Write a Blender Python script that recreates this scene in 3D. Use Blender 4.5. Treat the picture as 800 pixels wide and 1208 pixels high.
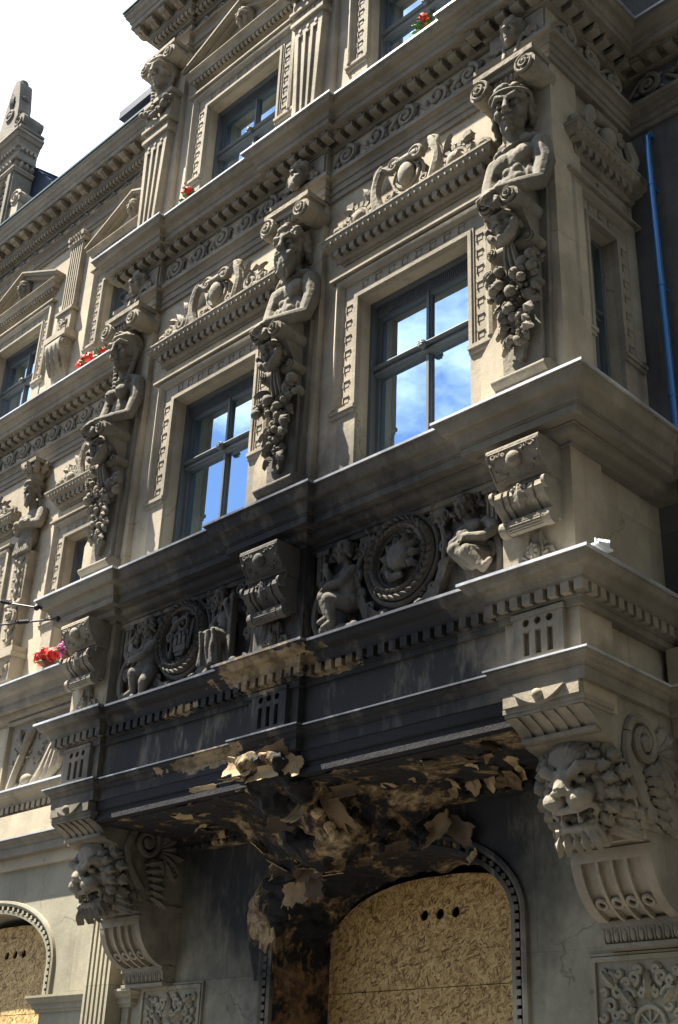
import bpy, bmesh, math, random
from mathutils import Vector, Matrix, noise
PI = math.pi
R = math.radians
for o in list(bpy.data.objects): bpy.data.objects.remove(o)
sc = bpy.context.scene
col = sc.collection
# ------------------------------------------------------------------ camera
YAW, PIT, ROL = R(45.38695), R(26.99016), R(2.34994)
cd = bpy.data.cameras.new('camera'); cam = bpy.data.objects.new('camera', cd); col.objects.link(cam)
cd.sensor_fit = 'VERTICAL'; cd.sensor_height = 36; cd.lens = 36 * 1455.255 / 1208
cd.clip_start = .1; cd.clip_end = 6000
fw = Vector((-math.sin(YAW) * math.cos(PIT), math.cos(YAW) * math.cos(PIT), math.sin(PIT)))
rt0 = Vector((math.cos(YAW), math.sin(YAW), 0)); up0 = rt0.cross(fw)
rt = math.cos(ROL) * rt0 + math.sin(ROL) * up0; up = -math.sin(ROL) * rt0 + math.cos(ROL) * up0
cam.matrix_world = Matrix.Translation((0, -6, 1.6)) @ Matrix((rt, up, -fw)).transposed().to_4x4()
sc.camera = cam
# ------------------------------------------------------------------ sky and sun
SUN = Vector((1.15, 1.0, -3.0)).normalized()          # direction the light travels
el = math.asin(-SUN.z); az = math.atan2(-SUN.x, -SUN.y)
wd = bpy.data.worlds.new('World'); sc.world = wd; wd.use_nodes = True
nt = wd.node_tree; N = nt.nodes; L = nt.links; N.clear()
sky = N.new('ShaderNodeTexSky'); sky.sky_type = 'NISHITA'; sky.sun_disc = False
sky.sun_elevation = el; sky.sun_rotation = az; sky.air_density = .8; sky.dust_density = .2; sky.ozone_density = 2.0
tcw = N.new('ShaderNodeTexCoord')
mpw = N.new('ShaderNodeMapping'); mpw.inputs['Location'].default_value = (.35, .1, .6); mpw.inputs['Scale'].default_value = (1, 1, 1.7)
nzw = N.new('ShaderNodeTexNoise'); nzw.inputs['Scale'].default_value = 2.3; nzw.inputs['Detail'].default_value = 7; nzw.inputs['Roughness'].default_value = .58
rpw = N.new('ShaderNodeValToRGB'); rpw.color_ramp.elements[0].position = .475; rpw.color_ramp.elements[1].position = .55
mxw = N.new('ShaderNodeMix'); mxw.data_type = 'RGBA'; mxw.inputs[7].default_value = (6.7, 7.5, 8.8, 1)
bgw = N.new('ShaderNodeBackground'); bgw.inputs['Strength'].default_value = .06
ow = N.new('ShaderNodeOutputWorld')
L.new(tcw.outputs['Generated'], mpw.inputs['Vector']); L.new(mpw.outputs[0], nzw.inputs['Vector'])
L.new(nzw.outputs['Fac'], rpw.inputs[0]); L.new(rpw.outputs[0], mxw.inputs[0])
L.new(sky.outputs[0], mxw.inputs[6]); L.new(mxw.outputs[2], bgw.inputs[0]); L.new(bgw.outputs[0], ow.inputs[0])
sd = bpy.data.lights.new('sun', 'SUN'); sd.energy = 5.0; sd.angle = R(.5); sd.color = (1, .93, .80)
so = bpy.data.objects.new('sun', sd); col.objects.link(so)
so.rotation_euler = SUN.to_track_quat('-Z', 'Y').to_euler(); so.location = (-20, -25, 60)
vs = sc.view_settings; vs.view_transform = 'Standard'; vs.look = 'None'; vs.gamma = 1; vs.use_curve_mapping = False
vs.exposure = 1.95
# ------------------------------------------------------------------ materials
def newmat(name):
    m = bpy.data.materials.new(name); m.use_nodes = True
    n = m.node_tree.nodes; b = n['Principled BSDF']
    return m, n, m.node_tree.links, b
SOOT_C, SOOT_R = (-6.85, .45, 4.40), (2.55, 2.6, 2.35)
PEEL = [((-6.70, -.16, 4.76), (.62, .35, .13)), ((-7.45, .0, 4.22), (.60, .25, .07)), ((-6.1, -.05, 4.68), (.35, .2, .05)), ((-7.8, -.05, 4.69), (.22, .2, .05))]
def masonry(name, c1, c2, rough=.85, soot=1.0, grain=.25, streak=.35, sootc=(.016, .017, .021), metal=0, spec=.3, peel=True, chisel=0, joints=0):
    m, n, l, b = newmat(name)
    geo = n.new('ShaderNodeNewGeometry')
    def noi(scale, detail=4, rgh=.55, sx=1, sy=1, sz=1):
        mp = n.new('ShaderNodeMapping'); mp.inputs['Scale'].default_value = (sx, sy, sz)
        l.new(geo.outputs['Position'], mp.inputs['Vector'])
        t = n.new('ShaderNodeTexNoise'); t.inputs['Scale'].default_value = scale; t.inputs['Detail'].default_value = detail
        t.inputs['Roughness'].default_value = rgh; l.new(mp.outputs[0], t.inputs['Vector']); return t.outputs['Fac']
    def ramp(v, a, c):
        r = n.new('ShaderNodeMapRange'); r.inputs[1].default_value = a; r.inputs[2].default_value = c; r.interpolation_type = 'SMOOTHSTEP'
        l.new(v, r.inputs[0]); return r.outputs[0]
    def mix(f, a, c, mode='MIX'):
        x = n.new('ShaderNodeMix'); x.data_type = 'RGBA'; x.blend_type = mode
        for s, v in ((0, f), (6, a), (7, c)):
            if hasattr(v, 'links') or hasattr(v, 'is_output'): l.new(v, x.inputs[s])
            else: x.inputs[s].default_value = v if s == 0 else (*v, 1)
        return x.outputs[2]
    def math_(op, a, c=0.):
        x = n.new('ShaderNodeMath'); x.operation = op
        for i, v in enumerate((a, c)):
            if hasattr(v, 'is_output'): l.new(v, x.inputs[i])
            else: x.inputs[i].default_value = v
        return x.outputs[0]
    base = mix(ramp(noi(1.3, 7, .66), .38, .62), c1, tuple(x * .9 for x in c2))
    fine = noi(34, 5, .7)
    base = mix(math_('MULTIPLY', ramp(fine, .42, .75), .28), base, tuple(x * .55 for x in c1))
    st = noi(5.5, 5, .6, 1, 1, .09)
    base = mix(math_('MULTIPLY', ramp(st, .52, .74), streak), base, (c1[0] * .38, c1[1] * .37, c1[2] * .36))
    pale = noi(2.6, 7, .7)
    base = mix(math_('MULTIPLY', ramp(pale, .58, .72), .30), base, tuple(min(.8, x * 1.3) for x in c1))
    if joints:      # faint render joints and hairline cracks
        sx = n.new('ShaderNodeSeparateXYZ'); l.new(geo.outputs['Position'], sx.inputs[0]); cx_ = n.new('ShaderNodeCombineXYZ')
        l.new(math_('ADD', sx.outputs[0], sx.outputs[1]), cx_.inputs[0]); l.new(sx.outputs[2], cx_.inputs[1])
        br = n.new('ShaderNodeTexBrick'); br.inputs['Scale'].default_value = 1; br.inputs['Mortar Size'].default_value = .004; br.inputs['Brick Width'].default_value = 1.35; br.inputs['Row Height'].default_value = .92; br.inputs['Mortar Smooth'].default_value = .6
        l.new(cx_.outputs[0], br.inputs['Vector'])
        br.inputs['Color1'].default_value = (1, 1, 1, 1); br.inputs['Color2'].default_value = (.78, .79, .80, 1); br.inputs['Mortar'].default_value = (.85, .85, .85, 1)
        base = mix(.8, base, br.outputs['Color'], 'MULTIPLY')
        base = mix(math_('MULTIPLY', math_('MULTIPLY', br.outputs['Fac'], ramp(noi(1.7, 3), .42, .6)), joints), base, (c1[0] * .3, c1[1] * .3, c1[2] * .3))
        vo = n.new('ShaderNodeTexVoronoi'); vo.feature = 'DISTANCE_TO_EDGE'; vo.inputs['Scale'].default_value = .55
        wp = n.new('ShaderNodeVectorMath'); wp.operation = 'ADD'; l.new(geo.outputs['Position'], wp.inputs[0]); nw = n.new('ShaderNodeTexNoise'); nw.inputs['Scale'].default_value = 3; nw.inputs['Detail'].default_value = 6; l.new(geo.outputs['Position'], nw.inputs['Vector'])
        ms = n.new('ShaderNodeVectorMath'); ms.operation = 'SCALE'; ms.inputs['Scale'].default_value = .5; l.new(nw.outputs['Color'], ms.inputs[0]); l.new(ms.outputs[0], wp.inputs[1]); l.new(wp.outputs[0], vo.inputs['Vector'])
        cr_ = n.new('ShaderNodeMapRange'); cr_.inputs[1].default_value = .0045; cr_.inputs[2].default_value = .001; l.new(vo.outputs['Distance'], cr_.inputs[0])
        base = mix(math_('MULTIPLY', math_('MULTIPLY', cr_.outputs[0], ramp(noi(.9, 3), .5, .56)), .6), base, (c1[0] * .25, c1[1] * .25, c1[2] * .25))
    if soot > 0:
        sub = n.new('ShaderNodeVectorMath'); sub.operation = 'SUBTRACT'; sub.inputs[1].default_value = SOOT_C; l.new(geo.outputs['Position'], sub.inputs[0])
        dv = n.new('ShaderNodeVectorMath'); dv.operation = 'DIVIDE'; dv.inputs[1].default_value = SOOT_R; l.new(sub.outputs[0], dv.inputs[0])
        ln = n.new('ShaderNodeVectorMath'); ln.operation = 'LENGTH'; l.new(dv.outputs[0], ln.inputs[0])
        sub2 = n.new('ShaderNodeVectorMath'); sub2.operation = 'SUBTRACT'; sub2.inputs[1].default_value = (-6.95, .75, 3.75); l.new(geo.outputs['Position'], sub2.inputs[0])
        dv2 = n.new('ShaderNodeVectorMath'); dv2.operation = 'DIVIDE'; dv2.inputs[1].default_value = (2.2, .85, .80); l.new(sub2.outputs[0], dv2.inputs[0])
        ln2 = n.new('ShaderNodeVectorMath'); ln2.operation = 'LENGTH'; l.new(dv2.outputs[0], ln2.inputs[0])
        d0 = math_('MINIMUM', ln.outputs['Value'], ln2.outputs['Value'])
        d = math_('ADD', d0, math_('MULTIPLY', math_('SUBTRACT', noi(1.9, 6, .6), .5), .55))
        d = math_('ADD', d, math_('MULTIPLY', math_('SUBTRACT', noi(9, 5, .65, 1, 1, .5), .5), .25))
        r = n.new('ShaderNodeMapRange'); r.inputs[1].default_value = 1.10; r.inputs[2].default_value = .74; l.new(d, r.inputs[0])
        f = math_('MULTIPLY', math_('POWER', r.outputs[0], .8), .96 * soot)
        f = math_('MULTIPLY', f, math_('SUBTRACT', 1.0, math_('MULTIPLY', ramp(noi(5, 6, .68, 1, 1, .3), .5, .68), .32)))
        base = mix(f, base, sootc)
        for pc, pr in (PEEL if peel else ()):
            sub = n.new('ShaderNodeVectorMath'); sub.operation = 'SUBTRACT'; sub.inputs[1].default_value = pc; l.new(geo.outputs['Position'], sub.inputs[0])
            dv = n.new('ShaderNodeVectorMath'); dv.operation = 'DIVIDE'; dv.inputs[1].default_value = pr; l.new(sub.outputs[0], dv.inputs[0])
            ln = n.new('ShaderNodeVectorMath'); ln.operation = 'LENGTH'; l.new(dv.outputs[0], ln.inputs[0])
            d = math_('ADD', ln.outputs['Value'], math_('MULTIPLY', math_('SUBTRACT', noi(7, 6, .6), .5), 2.6))
            base = mix(ramp(d, .92, .86), base, mix(ramp(noi(6, 5, .7), .4, .6), (.30, .225, .13), (.12, .085, .05)))
    l.new(base, b.inputs['Base Color'])
    b.inputs['Roughness'].default_value = rough; b.inputs['Specular IOR Level'].default_value = spec; b.inputs['Metallic'].default_value = metal
    bp = n.new('ShaderNodeBump'); bp.inputs['Strength'].default_value = grain; bp.inputs['Distance'].default_value = .012
    hh = math_('ADD', math_('MULTIPLY', noi(70, 4, .6), .6), math_('MULTIPLY', noi(11, 5, .6), 1.2))
    if chisel: hh = math_('ADD', hh, math_('MULTIPLY', noi(26, 3, .5), chisel))
    l.new(hh, bp.inputs['Height']); l.new(bp.outputs[0], b.inputs['Normal'])
    return m
M = {}
M['stucco'] = masonry('stucco', (.50, .425, .305), (.40, .34, .247), streak=.3, joints=.5)
M['stone'] = masonry('stone', (.34, .295, .222), (.25, .218, .164), streak=.35, grain=.35)
M['cornice'] = masonry('cornice_stone', (.265, .232, .176), (.185, .162, .124), streak=.45, grain=.35)
M['carved'] = masonry('carved_stone', (.275, .241, .183), (.19, .166, .128), streak=.3, grain=.4, chisel=2.2, soot=.8, sootc=(.034, .034, .036))
M['figure'] = masonry('weathered_figure_stone', (.195, .173, .134), (.13, .115, .09), streak=.3, grain=.4, chisel=1.6, soot=.8, sootc=(.03, .03, .032))
M['ground_plaster'] = masonry('ground_plaster', (.34, .31, .225), (.27, .245, .178), streak=.3, joints=.8)
M['wing'] = masonry('grey_wing_stucco', (.17, .165, .155), (.13, .125, .118), streak=.4, joints=.6)
M['zinc'] = masonry('zinc_sheet', (.60, .61, .62), (.36, .37, .39), rough=.4, grain=.05, streak=.2, metal=.35, spec=.5, soot=.9)
M['char'] = masonry('char', (.028, .024, .021), (.012, .011, .011), soot=.75, grain=.8)
def simple(name, c, rough=.6, metal=0, spec=.4, var=.25, scale=9):
    m, n, l, b = newmat(name)
    tc = n.new('ShaderNodeNewGeometry'); t = n.new('ShaderNodeTexNoise'); t.inputs['Scale'].default_value = scale; t.inputs['Detail'].default_value = 5
    l.new(tc.outputs['Position'], t.inputs['Vector'])
    x = n.new('ShaderNodeMix'); x.data_type = 'RGBA'; x.inputs[6].default_value = (*[v * (1 - var) for v in c], 1); x.inputs[7].default_value = (*[min(1, v * (1 + var)) for v in c], 1)
    l.new(t.outputs['Fac'], x.inputs[0]); l.new(x.outputs[2], b.inputs['Base Color'])
    b.inputs['Roughness'].default_value = rough; b.inputs['Metallic'].default_value = metal; b.inputs['Specular IOR Level'].default_value = spec
    return m
M['wood'] = simple('grey_window_paint', (.10, .112, .118), .45, 0, .5, .12)
M['grille'] = simple('dark_grille', (.12, .135, .15), .6)
M['curtain'] = simple('curtain', (.72, .74, .76), .9, var=.05)
M['room'] = simple('room', (.10, .09, .085), .95)
M['slate'] = simple('slate', (.025, .035, .06), .5, var=.4, scale=5)
M['copper'] = simple('green_copper', (.03, .07, .075), .5, .3)
M['pipe'] = simple('glossy_pipe', (.06, .20, .46), .2, .4, .7, .1)
M['red'] = simple('red_petals', (.62, .035, .02), .6, var=.35, scale=60)
M['pink'] = simple('pink_petals', (.60, .12, .34), .6, var=.3, scale=60)
M['green'] = simple('leaf_green', (.07, .14, .03), .6, var=.4, scale=30)
M['pot'] = simple('terracotta', (.28, .11, .06), .8)
M['cable'] = simple('black_cable', (.012, .012, .016), .5)
M['plastic'] = simple('white_plastic', (.75, .77, .80), .35, var=.08)
M['asphalt'] = simple('asphalt', (.05, .05, .052), .9, var=.3, scale=4)
M['paving'] = simple('paving', (.09, .088, .085), .9, var=.2, scale=3)
M['brown_render'] = simple('brown_render', (.06, .056, .052), .9, var=.2, scale=1.5)
def glassmat():
    m, n, l, b = newmat('window_glass'); n.remove(b)
    g = n.new('ShaderNodeBsdfGlossy'); g.inputs['Roughness'].default_value = .004; g.inputs['Color'].default_value = (.64, .83, 1, 1)
    t = n.new('ShaderNodeBsdfTransparent'); t.inputs['Color'].default_value = (.62, .66, .68, 1)
    fr = n.new('ShaderNodeFresnel'); fr.inputs['IOR'].default_value = 2.6
    mp = n.new('ShaderNodeMapRange'); mp.inputs[1].default_value = 0; mp.inputs[2].default_value = .5; mp.inputs[3].default_value = .72; mp.inputs[4].default_value = .98
    l.new(fr.outputs[0], mp.inputs[0])
    geo = n.new('ShaderNodeNewGeometry'); t2 = n.new('ShaderNodeTexNoise'); t2.inputs['Scale'].default_value = 1.6; l.new(geo.outputs['Position'], t2.inputs['Vector'])
    bp = n.new('ShaderNodeBump'); bp.inputs['Strength'].default_value = .06; bp.inputs['Distance'].default_value = .02; l.new(t2.outputs['Fac'], bp.inputs['Height']); l.new(bp.outputs[0], g.inputs['Normal'])
    x = n.new('ShaderNodeMixShader'); l.new(mp.outputs[0], x.inputs[0]); l.new(t.outputs[0], x.inputs[1]); l.new(g.outputs[0], x.inputs[2])
    l.new(x.outputs[0], n['Material Output'].inputs['Surface']); return m
M['glass'] = glassmat()
def osbmat():
    m, n, l, b = newmat('strand_board')
    geo = n.new('ShaderNodeNewGeometry')
    cols = []
    fac = None
    prev = None
    for i, (rot, sc_, sy) in enumerate(((.1, 17, 4), (.75, 18, 4.5), (1.3, 16, 3.8), (1.9, 19, 4.2), (2.5, 18, 4), (2.9, 17, 4.4))):
        mp = n.new('ShaderNodeMapping'); mp.vector_type = 'TEXTURE'; mp.inputs['Rotation'].default_value = (0, rot, 0); mp.inputs['Scale'].default_value = (1, 1, 1 / sy); mp.inputs['Location'].default_value = (i * 7.3, 0, i * 3.1)
        l.new(geo.outputs['Position'], mp.inputs[0])
        v = n.new('ShaderNodeTexVoronoi'); v.inputs['Scale'].default_value = sc_; v.inputs['Randomness'].default_value = 1; l.new(mp.outputs[0], v.inputs['Vector'])
        sp = n.new('ShaderNodeSeparateColor'); l.new(v.outputs['Color'], sp.inputs[0])
        r = n.new('ShaderNodeValToRGB'); cr = r.color_ramp; cr.elements[0].color = (.13, .068, .022, 1); cr.elements[1].color = (.64, .46, .20, 1)
        e = cr.elements.new(.45); e.color = (.42, .27, .10, 1); e = cr.elements.new(.12); e.color = (.22, .12, .04, 1)
        l.new(sp.outputs[i % 3], r.inputs[0])
        if prev is None: prev = r.outputs[0]
        else:
            x = n.new('ShaderNodeMix'); x.data_type = 'RGBA'
            g = n.new('ShaderNodeMath'); g.operation = 'GREATER_THAN'; g.inputs[1].default_value = 1 - 1 / (i + 1); l.new(sp.outputs[(i + 1) % 3], g.inputs[0])
            l.new(g.outputs[0], x.inputs[0]); l.new(prev, x.inputs[6]); l.new(r.outputs[0], x.inputs[7]); prev = x.outputs[2]
    l.new(prev, b.inputs['Base Color']); b.inputs['Roughness'].default_value = .8
    bp = n.new('ShaderNodeBump'); bp.inputs['Strength'].default_value = .4; bp.inputs['Distance'].default_value = .004
    bw = n.new('ShaderNodeRGBToBW'); l.new(prev, bw.inputs[0]); l.new(bw.outputs[0], bp.inputs['Height']); l.new(bp.outputs[0], b.inputs['Normal'])
    return m
M['osb'] = osbmat()
def peelmat(name, thr, tan, brown):
    """charred plaster with patches where the burnt skin came off"""
    m, n, l, b = newmat(name)
    geo = n.new('ShaderNodeNewGeometry')
    t = n.new('ShaderNodeTexNoise'); t.inputs['Scale'].default_value = 2.7; t.inputs['Detail'].default_value = 10; t.inputs['Roughness'].default_value = .70; t.inputs['Distortion'].default_value = .25
    l.new(geo.outputs['Position'], t.inputs['Vector'])
    r = n.new('ShaderNodeValToRGB'); cr = r.color_ramp; cr.interpolation = 'LINEAR'
    cr.elements[0].position = thr; cr.elements[0].color = (.012, .011, .011, 1); cr.elements[1].position = thr + .035; cr.elements[1].color = (*[x * .75 for x in brown], 1)
    e = cr.elements.new(thr + .05); e.color = (*brown, 1); e = cr.elements.new(thr + .095); e.color = (*tan, 1); e = cr.elements.new(min(.99, thr + .17)); e.color = (*[x * .7 for x in brown], 1)
    l.new(t.outputs['Fac'], r.inputs[0])
    t2 = n.new('ShaderNodeTexNoise'); t2.inputs['Scale'].default_value = 14; t2.inputs['Detail'].default_value = 6; l.new(geo.outputs['Position'], t2.inputs['Vector'])
    x = n.new('ShaderNodeMix'); x.data_type = 'RGBA'; x.blend_type = 'MULTIPLY'; x.inputs[0].default_value = .75
    r2 = n.new('ShaderNodeMapRange'); r2.inputs[1].default_value = .3; r2.inputs[2].default_value = .65; l.new(t2.outputs['Fac'], r2.inputs[0])
    l.new(r.outputs[0], x.inputs[6]); l.new(r2.outputs[0], x.inputs[7]); l.new(x.outputs[2], b.inputs['Base Color'])
    b.inputs['Roughness'].default_value = .9
    bp = n.new('ShaderNodeBump'); bp.inputs['Strength'].default_value = .9; bp.inputs['Distance'].default_value = .03
    ad = n.new('ShaderNodeMath'); ad.operation = 'ADD'; l.new(r.outputs[0], ad.inputs[0]); l.new(t2.outputs['Fac'], ad.inputs[1])
    l.new(ad.outputs[0], bp.inputs['Height']); l.new(bp.outputs[0], b.inputs['Normal'])
    return m
M['peel'] = peelmat('charred_peeling_plaster', .50, (.54, .41, .23), (.24, .15, .07))
M['peel_less'] = peelmat('charred_soffit', .535, (.52, .39, .21), (.22, .14, .066))
M['peel_jamb'] = peelmat('scorched_jamb_plaster', .43, (.26, .15, .07), (.15, .08, .04))
M['flake'] = masonry('plaster_skin', (.54, .40, .22), (.25, .16, .08), soot=.12, streak=.6, grain=.6, peel=False)
M['flake_dark'] = masonry('scorched_plaster_skin', (.22, .145, .075), (.06, .042, .028), soot=.25, streak=.6, grain=.6, peel=False)
# ------------------------------------------------------------------ mesh helpers
class MB:
    def __init__(s): s.v = []; s.f = []; s.M = None
    def add(s, vs, fs):
        n = len(s.v)
        if s.M is not None: vs = [s.M @ Vector(p) for p in vs]
        s.v += [tuple(p) for p in vs]; s.f += [tuple(i + n for i in f) for f in fs]
    def box(s, x0, x1, y0, y1, z0, z1):
        s.add([(x0, y0, z0), (x1, y0, z0), (x1, y1, z0), (x0, y1, z0), (x0, y0, z1), (x1, y0, z1), (x1, y1, z1), (x0, y1, z1)],
              [(0, 3, 2, 1), (4, 5, 6, 7), (0, 1, 5, 4), (1, 2, 6, 5), (2, 3, 7, 6), (3, 0, 4, 7)])
    def ell(s, c, r, seg=12, rg=8, rot=None):
        if not hasattr(r, '__len__'): r = (r, r, r)
        vs = []; fs = []
        for i in range(rg + 1):
            a = PI * i / rg
            for j in range(seg):
                t = 2 * PI * j / seg
                vs.append(Vector((r[0] * math.sin(a) * math.cos(t), r[1] * math.sin(a) * math.sin(t), r[2] * math.cos(a))))
        for i in range(rg):
            for j in range(seg):
                k = (j + 1) % seg; fs.append((i * seg + j, i * seg + k, (i + 1) * seg + k, (i + 1) * seg + j))
        if rot is not None: vs = [rot @ v for v in vs]
        c = Vector(c); s.add([v + c for v in vs], fs)
    def tube(s, P, Rr, n=8, cap=True):
        P = [Vector(p) for p in P]
        if not hasattr(Rr, '__len__'): Rr = [Rr] * len(P)
        vs = []; fs = []; u = None
        for i, p in enumerate(P):
            d = (P[min(i + 1, len(P) - 1)] - P[max(i - 1, 0)])
            if d.length < 1e-9: d = Vector((0, 0, 1))
            d.normalize()
            if u is None: u = d.orthogonal().normalized()
            else:
                u = u - d * u.dot(d)
                u = u.normalized() if u.length > 1e-6 else d.orthogonal().normalized()
            w = d.cross(u)
            for j in range(n):
                t = 2 * PI * j / n; vs.append(p + (u * math.cos(t) + w * math.sin(t)) * Rr[i])
        for i in range(len(P) - 1):
            for j in range(n):
                k = (j + 1) % n; fs.append((i * n + j, i * n + k, (i + 1) * n + k, (i + 1) * n + j))
        if cap: fs.append(tuple(range(n))[::-1]); fs.append(tuple((len(P) - 1) * n + j for j in range(n)))
        s.add(vs, fs)
    def ring(s, c, rad, r, axis='y', n=28, m=6, sq=1.0):
        c = Vector(c); vs = []; fs = []
        for i in range(n):
            a = 2 * PI * i / n
            for j in range(m):
                b = 2 * PI * j / m; q = rad + r * math.cos(b); h = r * math.sin(b) * sq
                p = (q * math.cos(a), h, q * math.sin(a)) if axis == 'y' else (h, q * math.cos(a), q * math.sin(a)) if axis == 'x' else (q * math.cos(a), q * math.sin(a), h)
                vs.append(c + Vector(p))
        for i in range(n):
            for j in range(m):
                s.f  # ring faces
                fs.append((i * m + j, ((i + 1) % n) * m + j, ((i + 1) % n) * m + (j + 1) % m, i * m + (j + 1) % m))
        s.add(vs, fs)
    def poly(s, pts, y0, y1):            # outline in XZ, extruded in Y
        n = len(pts)
        s.add([(p[0], y0, p[1]) for p in pts] + [(p[0], y1, p[1]) for p in pts],
              [tuple(range(n)), tuple(range(2 * n - 1, n - 1, -1))] + [(i, i + n, (i + 1) % n + n, (i + 1) % n) for i in range(n)])
    def prism(s, pts, x0, x1):           # outline in YZ, extruded in X
        n = len(pts)
        s.add([(x0, p[0], p[1]) for p in pts] + [(x1, p[0], p[1]) for p in pts],
              [tuple(range(n)), tuple(range(2 * n - 1, n - 1, -1))] + [(i, i + n, (i + 1) % n + n, (i + 1) % n) for i in range(n)])
    def sweep(s, prof, path, plane='xy', closed=False, cap=True):
        """profile (offset to the right-hand side of the path, other coordinate) swept with mitres"""
        n = len(path); rows = []
        for i in range(n):
            def nrm(a, b):
                dx, dy = b[0] - a[0], b[1] - a[1]; q = math.hypot(dx, dy); return (dy / q, -dx / q)
            if closed: n1, n2 = nrm(path[i - 1], path[i]), nrm(path[i], path[(i + 1) % n])
            else:
                n1 = nrm(path[i - 1], path[i]) if i else None; n2 = nrm(path[i], path[i + 1]) if i < n - 1 else None
                n1 = n1 or n2; n2 = n2 or n1
            k = 1 + n1[0] * n2[0] + n1[1] * n2[1]
            mx, my = (n1[0] + n2[0]) / k, (n1[1] + n2[1]) / k
            rows.append([(path[i][0] + mx * e, path[i][1] + my * e, z) for e, z in prof])
        m = len(prof); vs = [p for r in rows for p in r]; fs = []
        if plane == 'xz': vs = [(a, c, b) for a, b, c in vs]
        for i in range(n if closed else n - 1):
            for j in range(m - 1):
                a = i * m + j; b = ((i + 1) % n) * m + j; fs.append((a, b, b + 1, a + 1))
        if cap and not closed: fs.append(tuple(range(m))); fs.append(tuple((n - 1) * m + j for j in range(m)))
        s.add(vs, fs)
    def cells(s, x0, x1, z0, z1, y0, y1, ops):
        """slab with rectangular openings (merged by rows)"""
        xs = sorted({x0, x1, *[min(max(o[i], x0), x1) for o in ops for i in (0, 1)]})
        zs = sorted({z0, z1, *[min(max(o[i], z0), z1) for o in ops for i in (2, 3)]})
        def solid(a, b):
            x, z = (xs[a] + xs[a + 1]) / 2, (zs[b] + zs[b + 1]) / 2
            return not any(o[0] < x < o[1] and o[2] < z < o[3] for o in ops)
        for a in range(len(xs) - 1):
            b = 0
            while b < len(zs) - 1:
                if solid(a, b):
                    c = b
                    while c + 1 < len(zs) - 1 and solid(a, c + 1): c += 1
                    s.box(xs[a], xs[a + 1], y0, y1, zs[b], zs[c + 1]); b = c + 1
                else: b += 1
    def spiral(s, c, r0, r1, turns, a0, dirn, rad, rad1=None, y=0, n=8, k=26, lift=0):
        """tube wound in the XZ plane about c=(x,z)"""
        P = []; Q = []
        for i in range(k + 1):
            t = i / k; a = a0 + dirn * turns * 2 * PI * t; r = r0 + (r1 - r0) * t ** .8
            P.append((c[0] + r * math.cos(a), y - lift * t, c[1] + r * math.sin(a))); Q.append(rad + ((rad1 if rad1 else rad * .6) - rad) * t)
        s.tube(P, Q, n)
    def leaf(s, base, tip, w, side=(0, -1, 0), bulge=.03, lobes=3):
        """a pointed leaf with a lobed edge and a raised rib, from base to tip"""
        b, t = Vector(base), Vector(tip); d = t - b; ln = d.length; d.normalize(); o = Vector(side); o = (o - d * o.dot(d)).normalized(); x = d.cross(o)
        vs = []; fs = []; n = 2 * lobes + 2
        for i in range(n + 1):
            q = i / n; ww = w * math.sin(PI * (q * .88 + .08)) * (1.0 if i % 2 else .68); lf = bulge * math.sin(PI * q)
            if i == n: ww = w * .03
            p = b + d * ln * q + o * lf
            vs += [p - x * ww - o * bulge * .35, p - x * ww * .45 + o * bulge * .25, p + o * bulge * .7, p + x * ww * .45 + o * bulge * .25, p + x * ww - o * bulge * .35]
        for i in range(n):
            for j in range(4): a = i * 5 + j; fs.append((a, a + 1, a + 6, a + 5))
        s.add(vs, fs)
    def mesh(s, name='m', sharp=38):
        me = bpy.data.meshes.new(name); me.from_pydata(s.v, [], s.f); fin(me, sharp); return me
def fin(me, sharp=38):
    bm = bmesh.new(); bm.from_mesh(me); bmesh.ops.recalc_face_normals(bm, faces=bm.faces[:]); bm.to_mesh(me); bm.free()
    if sharp:
        me.polygons.foreach_set('use_smooth', [True] * len(me.polygons)); me.set_sharp_from_angle(angle=R(sharp))
WM = {}
I4 = Matrix.Identity(4)
def place(name, me, mat, parent=None, W=None, label=None):
    o = bpy.data.objects.new(name, me); col.objects.link(o)
    W = I4 if W is None else W
    if me is not None and mat is not None and not me.materials: me.materials.append(M[mat])
    if parent is not None:
        o.parent = parent; o.matrix_parent_inverse = WM[parent.name].inverted()
    o.matrix_basis = W; WM[o.name] = W.copy()
    if label: o['label'] = label
    return o
def put(name, mb, mat, parent=None, W=None, label=None, sharp=38): return place(name, mb.mesh(name, sharp), mat, parent, W, label)
def thing(name, label, cat, loc, group=None):
    o = place(name, None, None, None, Matrix.Translation(loc), label); o['category'] = cat
    if group: o['group'] = group
    return o
def tag(o, label, cat, group=None):
    o['label'] = label; o['category'] = cat
    if group: o['group'] = group
    return o
def T(x, y, z): return Matrix.Translation((x, y, z))
def RZ(a): return Matrix.Rotation(a, 4, 'Z')
def RX(a): return Matrix.Rotation(a, 4, 'X')
def RY(a): return Matrix.Rotation(a, 4, 'Y')
def SC(x, y=None, z=None): return Matrix.Diagonal((x, y or x, z or x, 1))
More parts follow.
